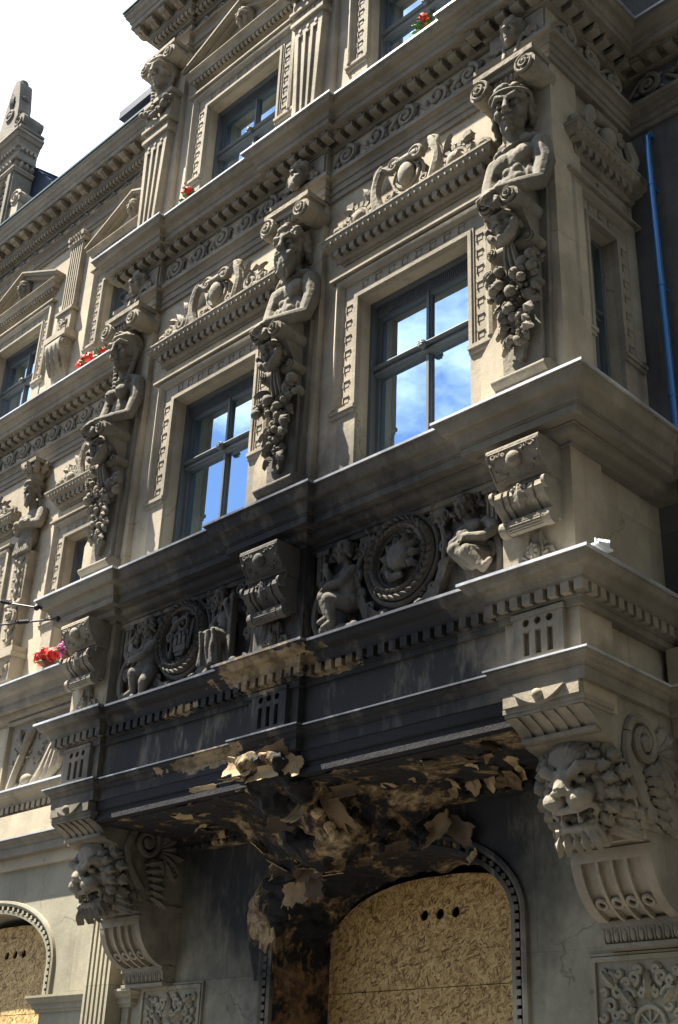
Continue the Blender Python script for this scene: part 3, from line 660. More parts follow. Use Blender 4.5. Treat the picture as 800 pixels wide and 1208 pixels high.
def torso_figure(style, sex, yaw, tilt):
    b = MB()
    head(b, T(-.0, -.115, 8.765) @ RZ(R(yaw)) @ RX(R(tilt)) @ SC(1.14, 1.1, 1.18), style)
    b.tube([(0, -.03, 8.40), (0, -.065, 8.52), (-.01, -.085, 8.66)], [.11, .08, .08], 12)
    if sex == 'm':
        b.ell((0, -.05, 8.31), (.20, .115, .16)); b.ell((0, -.06, 8.10), (.165, .11, .2)); b.ell((0, -.07, 7.93), (.155, .105, .14))
        for q in (-1, 1):
            b.ell((q * .092, -.125, 8.315), (.098, .056, .082)); b.ell((q * .12, -.06, 8.46), (.11, .07, .05))
            for i in range(3): b.ell((q * .045, -.148 + .004 * i, 8.185 - .082 * i), (.043, .026, .038), 8, 6)
            b.ell((q * .14, -.09, 8.10), (.042, .055, .11), 8, 6)
    else:
        b.ell((0, -.045, 8.31), (.185, .11, .16)); b.ell((0, -.06, 8.10), (.14, .10, .2)); b.ell((0, -.06, 7.92), (.155, .105, .13))
        for q in (-1, 1): b.ell((q * .085, -.148, 8.265), (.076, .076, .078)); b.ell((q * .12, -.05, 8.44), (.10, .065, .05)); b.ell((q * .085, -.222, 8.255), .014, 6, 5)
    w = .222 if sex == 'm' else .205; a = .9 if sex == 'm' else .78
    # arms folded close to the body, hands meet in front
    limb(b, [(w - .01, -.045, 8.375), (w + .022, -.06, 8.18), (w + .012, -.12, 7.96)], [.095 * a, .09 * a, .072 * a])
    limb(b, [(w + .012, -.12, 7.96), (.15, -.26, 7.875), (.03, -.36, 7.835)], [.074 * a, .068 * a, .05 * a])
    limb(b, [(-w + .01, -.045, 8.375), (-w - .018, -.08, 8.18), (-w + .0, -.15, 7.975)], [.095 * a, .09 * a, .072 * a])
    limb(b, [(-w, -.15, 7.975), (-.165, -.27, 7.885), (-.08, -.36, 7.82)], [.074 * a, .064 * a, .048 * a])
    hand(b, (-.035, -.385, 7.82), (-1, -.25, -.35), (-.1, -.8, .7), 1.08); hand(b, (-.06, -.395, 7.765), (.75, -.1, -.55), (0, -1, .3), 1.08)
    # collar and girdle
    for i in range(16):
        t = -PI + PI * i / 15; b.ell((.125 * math.cos(t), -.05 + .095 * math.sin(t), 8.475 - .045 * abs(math.sin(t))), (.022, .02, .018), 6, 5)
    if sex == 'm':
        for q in (-1, 1): b.box(q * .105 - .035, q * .105 + .035, -.13, -.08, 8.455, 8.505)
    for i in range(19): t = -PI + PI * i / 18; b.ell((.172 * math.cos(t), -.055 + .12 * math.sin(t), 8.02 + .03 * math.sin(t)), (.023, .018, .02), 6, 5)
    b.ell((0, -.185, 7.995), (.042, .026, .04), 8, 6)
    return sculpt(b, .0078, 1, 'figure')
def mask_mesh(beard=True, ears=False):
    b = MB(); head(b, SC(.72, .8, .72), 'x')
    for i in range(30 if beard else 12):
        a = rnd.uniform(-.2, PI + .2) if not beard else rnd.uniform(-PI * 1.0, 0)
        b.ell((.10 * math.cos(a), -.055 - .03 * rnd.random(), .10 * math.sin(a) - .03), (.024, .03, .032), 6, 5)
    for q in (-1, 1):
        for i in range(4): b.leaf((q * .06, -.04, .06 - .03 * i), (q * (.17 + .01 * i), -.05, .13 - .09 * i), .04, (0, -1, 0), .02)
        b.tube([(q * .03, -.115, .105), (q * .09, -.10, .13), (q * .13, -.05, .10)], [.015, .02, .01], 6)
    return sculpt(b, .0075, 1, 'mask')
def volute_mesh(r=.11, ln=.28):
    m = MB(); m.M = None
    P = [(0, 0, 0), (0, ln, 0)]
    m.tube(P, r * .86, 20); m.spiral((0, 0), r * .9, r * .12, 2.2, PI / 2, -1, r * .13, r * .08, -.005, 8, 40, lift=.03)
    m.ell((0, -.02, 0), (r * .2, .025, r * .2), 10, 7); m.ring((0, ln * .5, 0), r * .84, r * .08, 'y', 24, 6); return m.mesh('volute')
VOL = volute_mesh(); VOLM = volute_mesh(.085, .22)
def fruit_meshes():
    out = []
    for k in range(4):
        m = MB()
        if k == 0: m.ell((0, 0, 0), (1, 1, .95), 10, 7); m.ell((0, -.5, -.8), (.22, .22, .2), 6, 4)
        if k == 1:
            for i in range(6): a = i * PI / 3; m.ell((.28 * math.cos(a), .28 * math.sin(a), 0), (.72, .72, .95), 8, 6)
        if k == 2: m.ell((0, 0, .1), (.8, .8, 1.15), 10, 7); m.ell((0, 0, -.95), (.25, .25, .3), 6, 4)
        if k == 3:
            for i in range(9): a = i * 2.4; z = -.9 + .2 * i; q = .75 - .3 * abs(z); m.ell((q * math.cos(a), q * math.sin(a), z), .42, 7, 5)
        out.append(m.mesh('fruit'))
    return out
FRUIT = fruit_meshes()
m = MB(); m.leaf((0, 0, 0), (0, -.02, -.15), .06, (0, -1, 0), .035, 4); LEAF = m.mesh('leaf')
def wedge_base():
    """tapering bracket body that carries the bust; outline in YZ"""
    m = MB()
    m.prism([(.02, 6.40), (-.085, 6.40), (-.085, 7.22), (-.11, 7.33), (-.15, 7.38), (-.15, 7.5), (-.20, 7.58), (-.26, 7.66), (-.30, 7.78), (-.29, 7.90), (.02, 7.94)], -.16, .16)
    m.poly([(-.20, 6.40), (.20, 6.40), (.215, 7.0), (.235, 7.95), (-.235, 7.95), (-.215, 7.0)], -.05, .02)
    m.prism([(.02, 6.26), (-.10, 6.26), (-.10, 6.275), (-.13, 6.29)] + [(-.10 - .055 * math.sin(t * PI / 8) - .02, 6.30 + .10 * t / 8) for t in range(9)] + [(-.09, 6.41), (.02, 6.41)], -.225, .225)
    m.tube([(-.17, -.155, 7.43), (.17, -.155, 7.43)], .05, 12)
    return m.mesh('bracket')
WEDGE = wedge_base()
def cap_parts(t, cx, zt, W0):
    """scroll capital: abacus, egg band, two volutes"""
    m = MB(); m.box(-.27, .27, -.20, .01, zt - .06, zt); m.box(-.29, .29, -.23, .01, zt, zt + .05)
    m.prism([(.01, zt - .16), (-.12, zt - .16), (-.16, zt - .12), (-.165, zt - .06), (.01, zt - .06)], -.25, .25)
    for i in range(7): m.ell((-.15 + .05 * i, -.165, zt - .105), (.02, .025, .045), 7, 5)
    for i in range(8): m.box(-.175 + .05 * i - .005, -.175 + .05 * i + .005, -.175, -.15, zt - .15, zt - .065)
    cp = put('capital', m, 'carved', t, W0)
    for s in (-1, 1): place('volute', VOL, 'carved', cp, W0 @ T(s * .225, -.235, zt - .135) @ SC(s * -1, 1, 1))
    return cp
HERM = [('woman', 'f', 'stone woman with braided hair and folded arms above a fruit garland', ),
        ('bearded', 'm', 'soot-darkened bearded stone man with folded arms above a fruit garland'),
        ('youth', 'm', 'beardless curly-haired stone man with folded arms on the corner pier above a fruit garland')]
MASK = mask_mesh()
for i, (st, sex, lab) in enumerate(HERM):
    cx = CX[i]; W0 = T(cx, 0, 0)
    t = thing('caryatid', lab, 'statue', (cx, -.05, 6.26), 'bust figures on the piers of the bay')
    place('figure', torso_figure(st, sex, (6, 10, 18)[i], (10, 10, 13)[i]), 'figure', t, W0)
    place('bracket', WEDGE, 'figure', t, W0)
    cap_parts(t, cx, 9.205, W0)
    for s in (-1, 1):
        place('scroll', VOLM, 'figure', t, W0 @ T(s * .105 + .02, -.355, 7.735) @ SC(-s, 1.4, 1)); place('side_scroll', VOLM, 'figure', t, W0 @ T(s * .17, -.20, 7.43) @ SC(-s * .62, .8, .62))
    place('mask', MASK, 'figure', t, W0 @ T(0, -.215, 7.575) @ SC(1.15))
    m = MB()
    for s in (-1, 0, 1): m.tube([(s * .02, -.22, 7.46), (s * .04, -.20, 7.33), (s * .05, -.17, 7.2)], [.016, .022, .016], 6)
    put('ribbon', m, 'figure', t, W0)
    rr = random.Random(30 + i)
    spots = []
    for s in (-1, 1):
        for j in range(11): spots.append((s * rr.uniform(.11, .24), -.12 - rr.uniform(0, .09), 7.18 + rr.uniform(-.11, .11), rr.uniform(.026, .052)))
    z = 7.16
    while z > 6.60:
        hw_ = .03 + .085 * (z - 6.55) / .6
        for j in range(4): spots.append((rr.uniform(-hw_, hw_), -.11 - rr.uniform(.0, .13) * (z - 6.25), z + rr.uniform(-.03, .03), rr.uniform(.024, .052) * (.75 + .4 * (z - 6.5))))
        z -= .052
    for (x, y, z, r) in spots:
        place('fruit', FRUIT[rr.choice((0, 0, 0, 1, 2, 3))], 'figure', t, W0 @ T(x, y, z) @ RY(rr.uniform(0, 6)) @ RX(rr.uniform(-1, 1)) @ SC(r))
    for j in range(34):
        z = rr.uniform(6.62, 7.36); hw_ = .04 + .14 * max(0, (z - 6.55)) / .75; s = rr.choice((-1, 1))
        place('leaf', LEAF, 'figure', t, W0 @ T(s * hw_ * rr.uniform(.5, .95), -.10 - rr.uniform(0, .05), z) @ RY(-s * rr.uniform(.1, 1.2)) @ RX(rr.uniform(-.5, .1)) @ SC(rr.uniform(.6, .95)))
    m = MB(); m.poly([(-.05, 6.62), (-.05, 6.53), (-.03, 6.53), (-.028, 6.49), (.0, 6.47), (.03, 6.5), (.035, 6.56), (.055, 6.62)], -.13, -.08); put('garland_tip', m, 'figure', t, W0)
# --- masks and scrolls of the friezes
def frieze_scroll(x0, x1, z0, z1, W, mat='carved', name='frieze_scroll', dens=1.0):
    m = MB(); h = z1 - z0; r = h * .40; k = max(2, int(round((x1 - x0) / (h * 1.25) * dens))); st = (x1 - x0) / k; zc = (z0 + z1) / 2
    for i in range(k):
        c = (x0 + st * (i + .5), zc); s = 1 if i % 2 else -1
        m.spiral(c, r * 1.02, r * .12, 1.7, -PI * .5 * s, s, h * .10, h * .06, -.022, 6, 22, lift=.02)
        m.ell((c[0], -.03, c[1]), (h * .1, .02, h * .1), 7, 5)
        m.tube([(c[0] - st * .55, -.012, zc + s * r * .2), (c[0] - st * .25, -.015, zc - s * r * .75), (c[0], -.012, zc - s * r)], [h * .05, h * .07, h * .08], 6)
        for q in range(4):
            a = -PI * .5 * s + s * (1.1 + q * 1.15); d = Vector((math.cos(a), 0, math.sin(a))); p = Vector((c[0], -.008, c[1]))
            m.leaf(p + d * r * .8, p + d * r * 1.45 + Vector((.25 * s * r * d.z, -.01, 0)), h * .11, (0, -1, 0), .014, 2)
    return put(name, m, mat, B, W)
def small_mask(style, wing=True):
    b = MB(); head(b, T(0, 0, 0) @ SC(.5, .55, .5), style)
    if wing:
        for s in (-1, 1):
            for i in range(4): b.leaf((s * .05, .0, -.05 + .035 * i), (s * (.17 + .01 * i), -.02, -.06 + .07 * i), .03, (0, -1, 0), .022, 2)
            b.spiral((s * .13, -.06), .045, .01, 1.2, PI / 2, s, .016, .01, -.0, 6, 14)
    for i in range(5): b.leaf((0, -.02, .08), (.08 * math.sin((i - 2) * .6), -.035, .08 + .07 * math.cos((i - 2) * .6)), .025, (0, -1, 0), .015, 1)
    return sculpt(b, .0085, 1, 'mask')
SM1 = small_mask('woman'); SM2 = small_mask('bearded')
for i, c in enumerate(CX):
    w = MB(); w.box(PIER[i][0] + .02, PIER[i][1] - .02, -.02, .02, 9.53, 9.84); put('frieze_block', w, 'stone', B)
    place('frieze_mask', SM2 if i == 1 else SM1, 'carved', B, T(c, -.06, 9.675) @ SC(1.55, 1.4, 1.5), 'small carved face with wing-like leaves in the frieze')
    frieze_scroll(PIER[i][0] + .04, PIER[i][1] - .04, 13.285, 13.47, T(0, 0, 0), dens=.7)
for (a, b) in ((PIER[0][1], PIER[1][0]), (PIER[1][1], PIER[2][0])):
    frieze_scroll(a + .06, b - .06, 9.545, 9.835, FR(REC)); frieze_scroll(a + .05, b - .05, 13.285, 13.47, FR(REC), dens=.7)
frieze_scroll(-14.9, XL - .12, 9.545, 9.835, FR(YM)); frieze_scroll(-16.2, XL - .1, 13.285, 13.47, FR(YM), dens=.7)
frieze_scroll(XR + .05, -1.0, 9.545, 9.835, FR(YM)); frieze_scroll(.08, YM - .08, 9.545, 9.835, WR @ T(0, -.05, 0))
# ------------------------------------------------------------------ parapet zone: scroll brackets, relief panels
def bracket():
    m = MB(); pr = [(.02, 5.755), (-.255, 5.755), (-.262, 5.74)]
    for i in range(9): t = i / 8; pr.append((-.262 + .115 * t ** 1.6, 5.73 - .20 * t))
    pr += [(-.147, 5.52), (-.125, 5.515), (-.125, 5.50)]
    m.prism(pr + [(.02, 5.50)], -.215, .215)
    # carved face: boss and incised scrollwork
    yf = lambda z: -.262 + .115 * max(0, min(1, (5.73 - z) / .20)) ** 1.6
    m.ell((0, yf(5.64) - .01, 5.64), (.058, .05, .058), 14, 10)
    for s in (-1, 1):
        for k, (x, z, r, a, d) in enumerate(((.155, 5.695, .024, 0, 1), (.11, 5.70, .02, PI, -1), (.15, 5.60, .024, 0, -1), (.10, 5.575, .02, PI, 1), (.075, 5.69, .016, 0, 1), (.185, 5.65, .016, 1, -1))):
            m.spiral((s * x, z), r, r * .3, 1.1, a, d * s, .009, .007, yf(z) - .004, 5, 12)
    m.tube([(-.2, yf(5.715), 5.718), (.2, yf(5.715), 5.718)], .008, 5); m.tube([(-.2, yf(5.55), 5.55), (.2, yf(5.55), 5.55)], .008, 5)
    for s in (-1, 1): m.tube([(s * .203, yf(5.72) - .002, 5.72), (s * .203, yf(5.63) - .002, 5.63), (s * .203, yf(5.55) - .002, 5.55)], .008, 5)
    for i in range(6): m.box(-.155 + .062 * i - .004, -.155 + .062 * i + .004, -.128, -.12, 5.46, 5.515)
    # lower scroll: three ribs
    lo = [(.02, 5.50), (-.12, 5.50), (-.125, 5.46), (-.17, 5.465), (-.205, 5.44), (-.215, 5.40), (-.195, 5.36)]
    for i in range(6): t = i / 5; lo.append((-.185 + .095 * math.sin(t * PI / 2), 5.34 - .10 * t))
    lo += [(-.085, 5.22), (.02, 5.22)]
    m.prism([(y + (.016 if y < -.1 else 0), z) for y, z in lo], -.17, .17)
    for x0, x1 in ((-.2, -.135), (-.115, -.085), (.085, .115), (.135, .2)): m.prism(lo, x0, x1)
    for s in (-1, 1):
        m.tube([(s * .198, -.185, 5.425), (s * .222, -.185, 5.425)], .046, 12)
    m.leaf((0, -.20, 5.46), (0, -.155, 5.30), .06, (0, -1, 0), .02, 3)
    for i in range(5): m.ell((-.05 + .025 * i, -.20, 5.455 - .012 * abs(i - 2)), .014, 6, 5)
    # roll with fluting
    m.tube([(-.195, -.10, 5.215), (.195, -.10, 5.215)], .05, 16)
    for s in (-1, 1): m.tube([(s * .145, -.10, 5.215), (s * .202, -.10, 5.215)], .056, 16)
    for i in range(9): a = PI * (.55 + i * .1); m.tube([(-.13, -.10 + .05 * math.cos(a), 5.215 + .05 * math.sin(a)), (.13, -.10 + .05 * math.cos(a), 5.215 + .05 * math.sin(a))], .006, 4)
    # palmette foot
    m.poly([(-.05, 5.17), (.05, 5.17), (.075, 5.10), (.05, 5.06), (.13, 5.05), (.16, 4.98), (.14, 4.90), (-.14, 4.90), (-.16, 4.98), (-.13, 5.05), (-.05, 5.06), (-.075, 5.10)], -.03, .01)
    for s in (-1, 1): m.spiral((s * .10, 4.97), .05, .01, 1.4, PI / 2, s, .015, .01, -.035, 6, 16); m.tube([(s * .045, -.03, 5.17), (s * .05, -.035, 5.08), (s * .06, -.035, 5.01)], .013, 6)
    m.ell((0, -.045, 5.03), (.045, .04, .07), 10, 8)
    for i in range(8): a = i * PI / 4; m.ell((.03 * math.cos(a), -.07, 5.03 + .045 * math.sin(a)), .016, 6, 5)
    return m.mesh('scroll_bracket')
BRK = bracket()
for i, c in enumerate(CX): place('scroll_bracket', BRK, 'carved', B, T(c, 0, 0), ('pale scroll bracket at the left end of the bay', 'soot-black scroll bracket between the two relief panels', 'tan scroll bracket on the corner pier')[i])
def putto(kind):
    b = MB()
    hd = lambda p, yaw, tilt, s, st='putto': head(b, T(*p) @ RZ(R(yaw)) @ RX(R(tilt)) @ SC(s), st)
    if kind == 'cross':           # facing out, legs crossed, hands at the knee
        hd((-.07, -.09, .545), -5, 12, .47)
        b.tube([(-.03, -.03, .40), (-.06, -.07, .48)], [.045, .04], 8); b.ell((-.01, -.04, .36), (.115, .08, .09)); b.ell((.01, -.05, .25), (.10, .085, .10)); b.ell((.02, -.04, .16), (.115, .09, .075))
        for s in (-1, 1): b.ell((-.01 + s * .05, -.10, .365), (.05, .03, .04), 8, 6)
        limb(b, [(-.12, -.04, .39), (-.165, -.08, .29), (-.13, -.14, .26)], [.045, .042, .036]); limb(b, [(-.13, -.14, .26), (-.02, -.19, .27)], [.036, .028])
        limb(b, [(.10, -.04, .40), (.19, -.07, .31), (.14, -.14, .245)], [.045, .042, .036]); limb(b, [(.14, -.14, .245), (.02, -.19, .26)], [.036, .028])
        hand(b, (0, -.20, .265), (-1, 0, -.4), (0, -1, .5), .55); hand(b, (-.02, -.20, .285), (.6, 0, -.6), (0, -1, .3), .55)
        limb(b, [(-.06, -.05, .15), (-.07, -.20, .18), (.06, -.17, .04)], [.07, .056, .032]); limb(b, [(.06, -.17, .04), (.13, -.20, .02)], [.032, .022])
        limb(b, [(.08, -.05, .14), (.05, -.22, .13), (.15, -.17, .0)], [.07, .055, .032]); limb(b, [(.15, -.17, .0), (.22, -.19, .03)], [.032, .022])
    elif kind == 'side':          # sitting sideways, looking left, arms on the knee
        hd((.03, -.09, .545), -38, 10, .46)
        b.tube([(.05, -.04, .41), (.035, -.07, .48)], [.042, .038], 8); b.ell((.05, -.04, .36), (.10, .08, .09)); b.ell((.055, -.045, .25), (.095, .085, .11)); b.ell((.05, -.04, .15), (.11, .085, .085))
        limb(b, [(.11, -.06, .39), (.05, -.13, .28), (-.05, -.17, .27)], [.046, .042, .034]); limb(b, [(-.02, -.04, .39), (-.09, -.08, .33), (-.10, -.14, .40)], [.042, .038, .03])
        hand(b, (-.075, -.175, .265), (-1, -.2, -.3), (0, -.5, .8), .55); hand(b, (-.105, -.145, .42), (-.2, -.2, 1), (0, -1, 0), .55)
        limb(b, [(.03, -.06, .15), (-.10, -.16, .20), (-.06, -.14, .03)], [.074, .06, .036]); limb(b, [(-.06, -.14, .03), (-.13, -.17, -.0)], [.034, .022])
        limb(b, [(.06, -.07, .13), (-.03, -.19, .15), (.0, -.16, -.02)], [.072, .056, .035]); limb(b, [(.0, -.16, -.02), (-.07, -.19, -.06)], [.034, .022])
    elif kind == 'carry':         # standing half turned, holding a carved head
        hd((.03, -.09, .53), -30, 14, .47)
        for i in range(12): a = rnd.uniform(0, 6.3); b.ell((.10 + .05 * math.cos(a), -.05, .52 + .08 * math.sin(a)), .03, 6, 5)
        b.tube([(.05, -.04, .40), (.035, -.07, .47)], [.042, .038], 8); b.ell((.05, -.04, .35), (.095, .08, .09)); b.ell((.05, -.05, .24), (.09, .085, .11)); b.ell((.05, -.04, .14), (.10, .085, .08))
        limb(b, [(.11, -.06, .38), (.06, -.14, .27), (-.07, -.17, .24)], [.046, .042, .032]); limb(b, [(-.01, -.05, .38), (-.07, -.11, .31), (-.12, -.14, .34)], [.042, .038, .03])
        hand(b, (-.09, -.175, .24), (-1, -.1, .2), (0, -1, .2), .55); hand(b, (-.13, -.145, .36), (-.6, 0, .8), (0, -1, 0), .5)
        head(b, T(-.17, -.10, .42) @ RZ(R(-20)) @ SC(.36), 'small'); b.ell((-.16, -.08, .33), (.06, .05, .06), 8, 6)
        limb(b, [(.02, -.06, .14), (-.06, -.15, .12), (-.07, -.12, -.03)], [.072, .056, .036]); limb(b, [(-.07, -.12, -.03), (-.14, -.15, -.06)], [.034, .022])
        limb(b, [(.08, -.06, .13), (.08, -.13, .02), (.05, -.11, -.07)], [.07, .055, .034])
    else:                         # draped seated woman with a tall post
        hd((-.05, -.09, .56), -24, 10, .40, 'woman')
        b.tube([(-.02, -.04, .42), (-.04, -.07, .5)], [.04, .035], 8); b.ell((-.01, -.04, .38), (.09, .075, .08)); b.ell((0, -.045, .27), (.085, .08, .11)); b.ell((.0, -.05, .18), (.11, .09, .08))
        limb(b, [(-.09, -.05, .41), (-.11, -.10, .32), (-.04, -.15, .26)], [.038, .036, .028]); limb(b, [(.07, -.05, .41), (.11, -.10, .35), (.09, -.14, .44)], [.038, .036, .028])
        hand(b, (-.02, -.165, .25), (1, 0, -.3), (0, -1, .4), .5); hand(b, (.085, -.15, .455), (0, -.1, 1), (0, -1, 0), .5)
        for s in (-1, 1): limb(b, [(s * .05, -.06, .18), (s * .05 - .02, -.19, .20), (s * .05 - .01, -.15, -.02)], [.07, .052, .04])
        for i in range(9): x = -.10 + .022 * i; b.tube([(x, -.235 - .025 * math.sin(i * 1.7), .22), (x * .95, -.225 - .02 * math.sin(i * 2.1), .08), (x * 1.15, -.20 - .02 * math.cos(i), -.06)], [.018, .017, .024], 6)
        b.box(.10, .15, -.13, -.06, -.04, .52); b.ell((.125, -.10, .53), .035, 8, 6)
    for i in range(11): b.ell((rnd.uniform(-.2, .2), -.05 - rnd.uniform(0, .08), -.10 + rnd.uniform(-.04, .05)), rnd.uniform(.03, .055), 8, 6)
    return sculpt(b, .0066, 1, 'putto')
def relief_panel(x0, x1, cx, figs, emblem):
    z0, z1, y0 = 4.89, 5.735, .13
    m = MB(); m.sweep([(-.0, .02), (.0, -.045), (-.012, -.05), (-.028, -.05), (-.034, -.03), (-.05, -.025), (-.056, .02)], [(x0, z0), (x0, z1), (x1, z1), (x1, z0)], 'xz', closed=True)
    pn = put('relief_panel', m, 'stone', B, T(0, y0, 0))
    m = MB(); cz = 5.405; rr = .345; rr_ = .345
    # wreath medallion
    m.ring((cx, y0 - .03, cz), rr, .022, 'y', 40, 6); m.ring((cx, y0 - .045, cz), rr - .065, .04, 'y', 44, 8); m.ring((cx, y0 - .04, cz), rr - .115, .014, 'y', 40, 5)
    for i in range(34):
        a = 2 * PI * i / 34; r_ = rr - .065; d = Vector((math.cos(a), 0, math.sin(a))); tn = Vector((-math.sin(a), 0, math.cos(a)))
        for s in (-1, 1): p = Vector((cx, y0 - .078, cz)) + d * (r_ + s * .014); m.leaf(p, p + tn * .07 + d * s * .024 + Vector((0, -.012, 0)), .02, (0, -1, 0), .02, 1)
    for i in range(4): a = PI / 4 + i * PI / 2; m.ell((cx + (rr - .065) * math.cos(a), y0 - .06, cz + (rr - .065) * math.sin(a)), .042, 8, 6)
    # disc behind
    m.poly([(cx + (rr - .1) * math.cos(i * PI / 16), cz + (rr - .1) * math.sin(i * PI / 16)) for i in range(32)], y0 - .025, y0 + .01)
    if emblem:
        for i in range(10): a = -.5 + i * PI * 2 / 11; d = Vector((math.cos(a), 0, math.sin(a))); p = Vector((cx, y0 - .05, cz)); m.leaf(p + d * .05, p + d * .2, .045, (0, -1, 0), .035, 2)
        star = []
        for i in range(10): a = PI / 2 + i * PI / 5; q = .13 if i % 2 == 0 else .085; star.append((cx + q * math.cos(a), cz + .01 + q * math.sin(a)))
        m.poly(star, y0 - .085, y0); m.ell((cx, y0 - .075, cz + .01), (.11, .055, .115), 16, 10)
        for i in range(5): a = PI / 2 + i * 2 * PI / 5; m.tube([(cx, y0 - .125, cz + .01), (cx + .11 * math.cos(a), y0 - .075, cz + .01 + .11 * math.sin(a))], .008, 5)
        m.tube([(cx - .13, y0 - .06, cz - .06), (cx - .05, y0 - .10, cz - .16), (cx + .05, y0 - .09, cz - .15)], [.02, .035, .02], 7)
    else:
        m.poly([(cx - .085, cz + .05), (cx + .09, cz + .06), (cx + .10, cz - .08), (cx + .03, cz - .17), (cx - .06, cz - .16), (cx - .10, cz - .06)], y0 - .075, y0)
        for i in range(3): x = cx - .05 + .055 * i; m.box(x - .018, x + .018, y0 - .092, y0 - .07, cz - .07, cz + .0 + .03 * (i == 1)); m.ell((x, y0 - .09, cz + .012 + .03 * (i == 1)), (.02, .015, .02), 6, 5)
        m.box(cx - .075, cx + .08, y0 - .085, y0 - .07, cz - .13, cz - .07)
        m.M = None
        for (gx, gz, gr) in ((cx + .03, cz + .115, .06), (cx - .14, cz + .03, .035), (cx - .09, cz + .17, .03)): m.ring((gx, y0 - .08, gz), gr, .016, 'y', 18, 5); m.ell((gx, y0 - .08, gz), .018, 6, 5)
        m.tube([(cx - .16, y0 - .06, cz + .05), (cx - .05, y0 - .09, cz + .13), (cx + .08, y0 - .07, cz + .19)], [.022, .03, .015], 7)
        m.tube([(cx + .09, y0 - .06, cz - .12), (cx + .15, y0 - .06, cz + .13)], .014, 6); m.tube([(cx - .15, y0 - .06, cz - .17), (cx - .12, y0 - .06, cz + .0)], .016, 6)
        m.poly([(cx - .2, cz - .12), (cx - .13, cz - .04), (cx - .12, cz - .17)], y0 - .06, y0)
    put('medallion', m, 'carved', pn)
    # strapwork
    m = MB()
    for i in range(6): m.ell((cx - .15 + .055 * i, y0 - .055, cz + .335 - .012 * abs(i - 2.5) ** 1.5), (.034, .035, .045), 8, 6)
    m.tube([(cx - .22, y0 - .04, cz + .29), (cx - .1, y0 - .06, cz + .345), (cx + .1, y0 - .06, cz + .345), (cx + .22, y0 - .04, cz + .29)], [.02, .03, .03, .02], 7)
    m.spiral((cx + .17, cz + .325), .05, .01, 1.3, PI, -1, .02, .012, y0 - .05, 6, 14); m.spiral((cx - .17, cz + .325), .05, .01, 1.3, 0, 1, .02, .012, y0 - .05, 6, 14)
    for s in (-1, 1):
        m.poly([(cx + s * .33, cz + .36), (cx + s * .42, cz + .30), (cx + s * .40, cz + .12), (cx + s * .34, cz + .2), (cx + s * .27, cz + .28)], y0 - .05, y0 + .01)
        m.poly([(cx + s * .40, cz - .10), (cx + s * .47, cz - .13), (cx + s * .36, cz - .38), (cx + s * .20, cz - .42), (cx + s * .22, cz - .36), (cx + s * .33, cz - .28)], y0 - .06, y0 + .01)
        m.tube([(cx + s * .40, y0 - .05, cz + .12), (cx + s * .44, y0 - .06, cz), (cx + s * .41, y0 - .05, cz - .12)], [.02, .028, .02], 7)
        m.spiral((cx + s * .43, cz - .03), .05, .01, 1.4, PI / 2, s, .018, .012, y0 - .06, 6, 14)
        ex = x0 + .12 if s < 0 else x1 - .12
        m.box(ex - .028 if s > 0 else ex - .06, ex + .06 if s > 0 else ex + .028, y0 - .07, y0, 5.42, 5.67); m.box(ex - .055, ex + .075, y0 - .085, y0, 5.655, 5.695); m.ell((ex + .02, y0 - .06, 5.40), (.05, .04, .05), 8, 6)
        for q in (-.012, .028): m.box(ex + q - .008, ex + q + .008, y0 - .08, y0 - .06, 5.45, 5.65)
        m.spiral((ex - s * .13, 5.66), .06, .012, 1.5, -PI / 2, -s, .02, .012, y0 - .05, 6, 18)
        P = [(ex + s * .015 + s * .06 * math.sin(PI * t), y0 - .05, 5.38 - .42 * t) for t in [i / 8 for i in range(9)]]; m.tube(P, [.018, .026, .03, .032, .032, .032, .03, .026, .02], 8)
        m.spiral((ex - s * .03, 4.985), .065, .012, 1.6, PI / 2, -s, .024, .014, y0 - .06, 7, 20)
        m.spiral((ex - s * .02, 5.24), .055, .012, 1.5, -PI / 2, s, .022, .013, y0 - .05, 7, 18)
        for i in range(6): m.ell((ex - s * (.05 + .03 * i), y0 - .05, 4.93 + .02 * (i % 2)), .035, 7, 5)
        m.leaf((cx + s * .25, y0 - .03, cz - .37), (cx + s * .12, y0 - .06, cz - .44), .05); m.leaf((cx + s * .30, y0 - .03, cz + .27), (cx + s * .36, y0 - .05, cz + .40), .04)
    m.tube([(x0 + .1, y0 - .03, 4.90), (x1 - .1, y0 - .03, 4.90)], .022, 6)
    rr = random.Random(int(-cx * 7))
    for i in range(70):
        x, z = rr.uniform(x0 + .08, x1 - .08), rr.uniform(4.93, 5.68)
        if math.hypot(x - cx, z - cz) < rr_ + .03: continue
        a = rr.uniform(0, 6.28); r_ = rr.uniform(.05, .09)
        if i % 3 == 0: m.spiral((x, z), r_ * .7, r_ * .15, 1.4, a, rr.choice((-1, 1)), .014, .009, y0 - .012, 6, 14)
        else: m.leaf((x, y0 - .01, z), (x + r_ * math.cos(a), y0 - .03, z + r_ * math.sin(a)), .028, (0, -1, 0), .022, 2)
    k = int((x1 - x0 - .2) / .125)
    for i in range(k):
        x = x0 + .14 + (x1 - x0 - .28) * i / (k - 1); sgn = 1 if i % 2 else -1
        for z, dd in ((5.635, 1), (4.965, -1)): m.spiral((x, z), .055, .01, 1.5, PI / 2 * dd, sgn * dd, .02, .012, y0 - .03, 6, 16, lift=.02); m.leaf((x + .03, y0 - .02, z), (x + .10, y0 - .05, z - dd * .05), .03, (0, -1, 0), .02, 2)
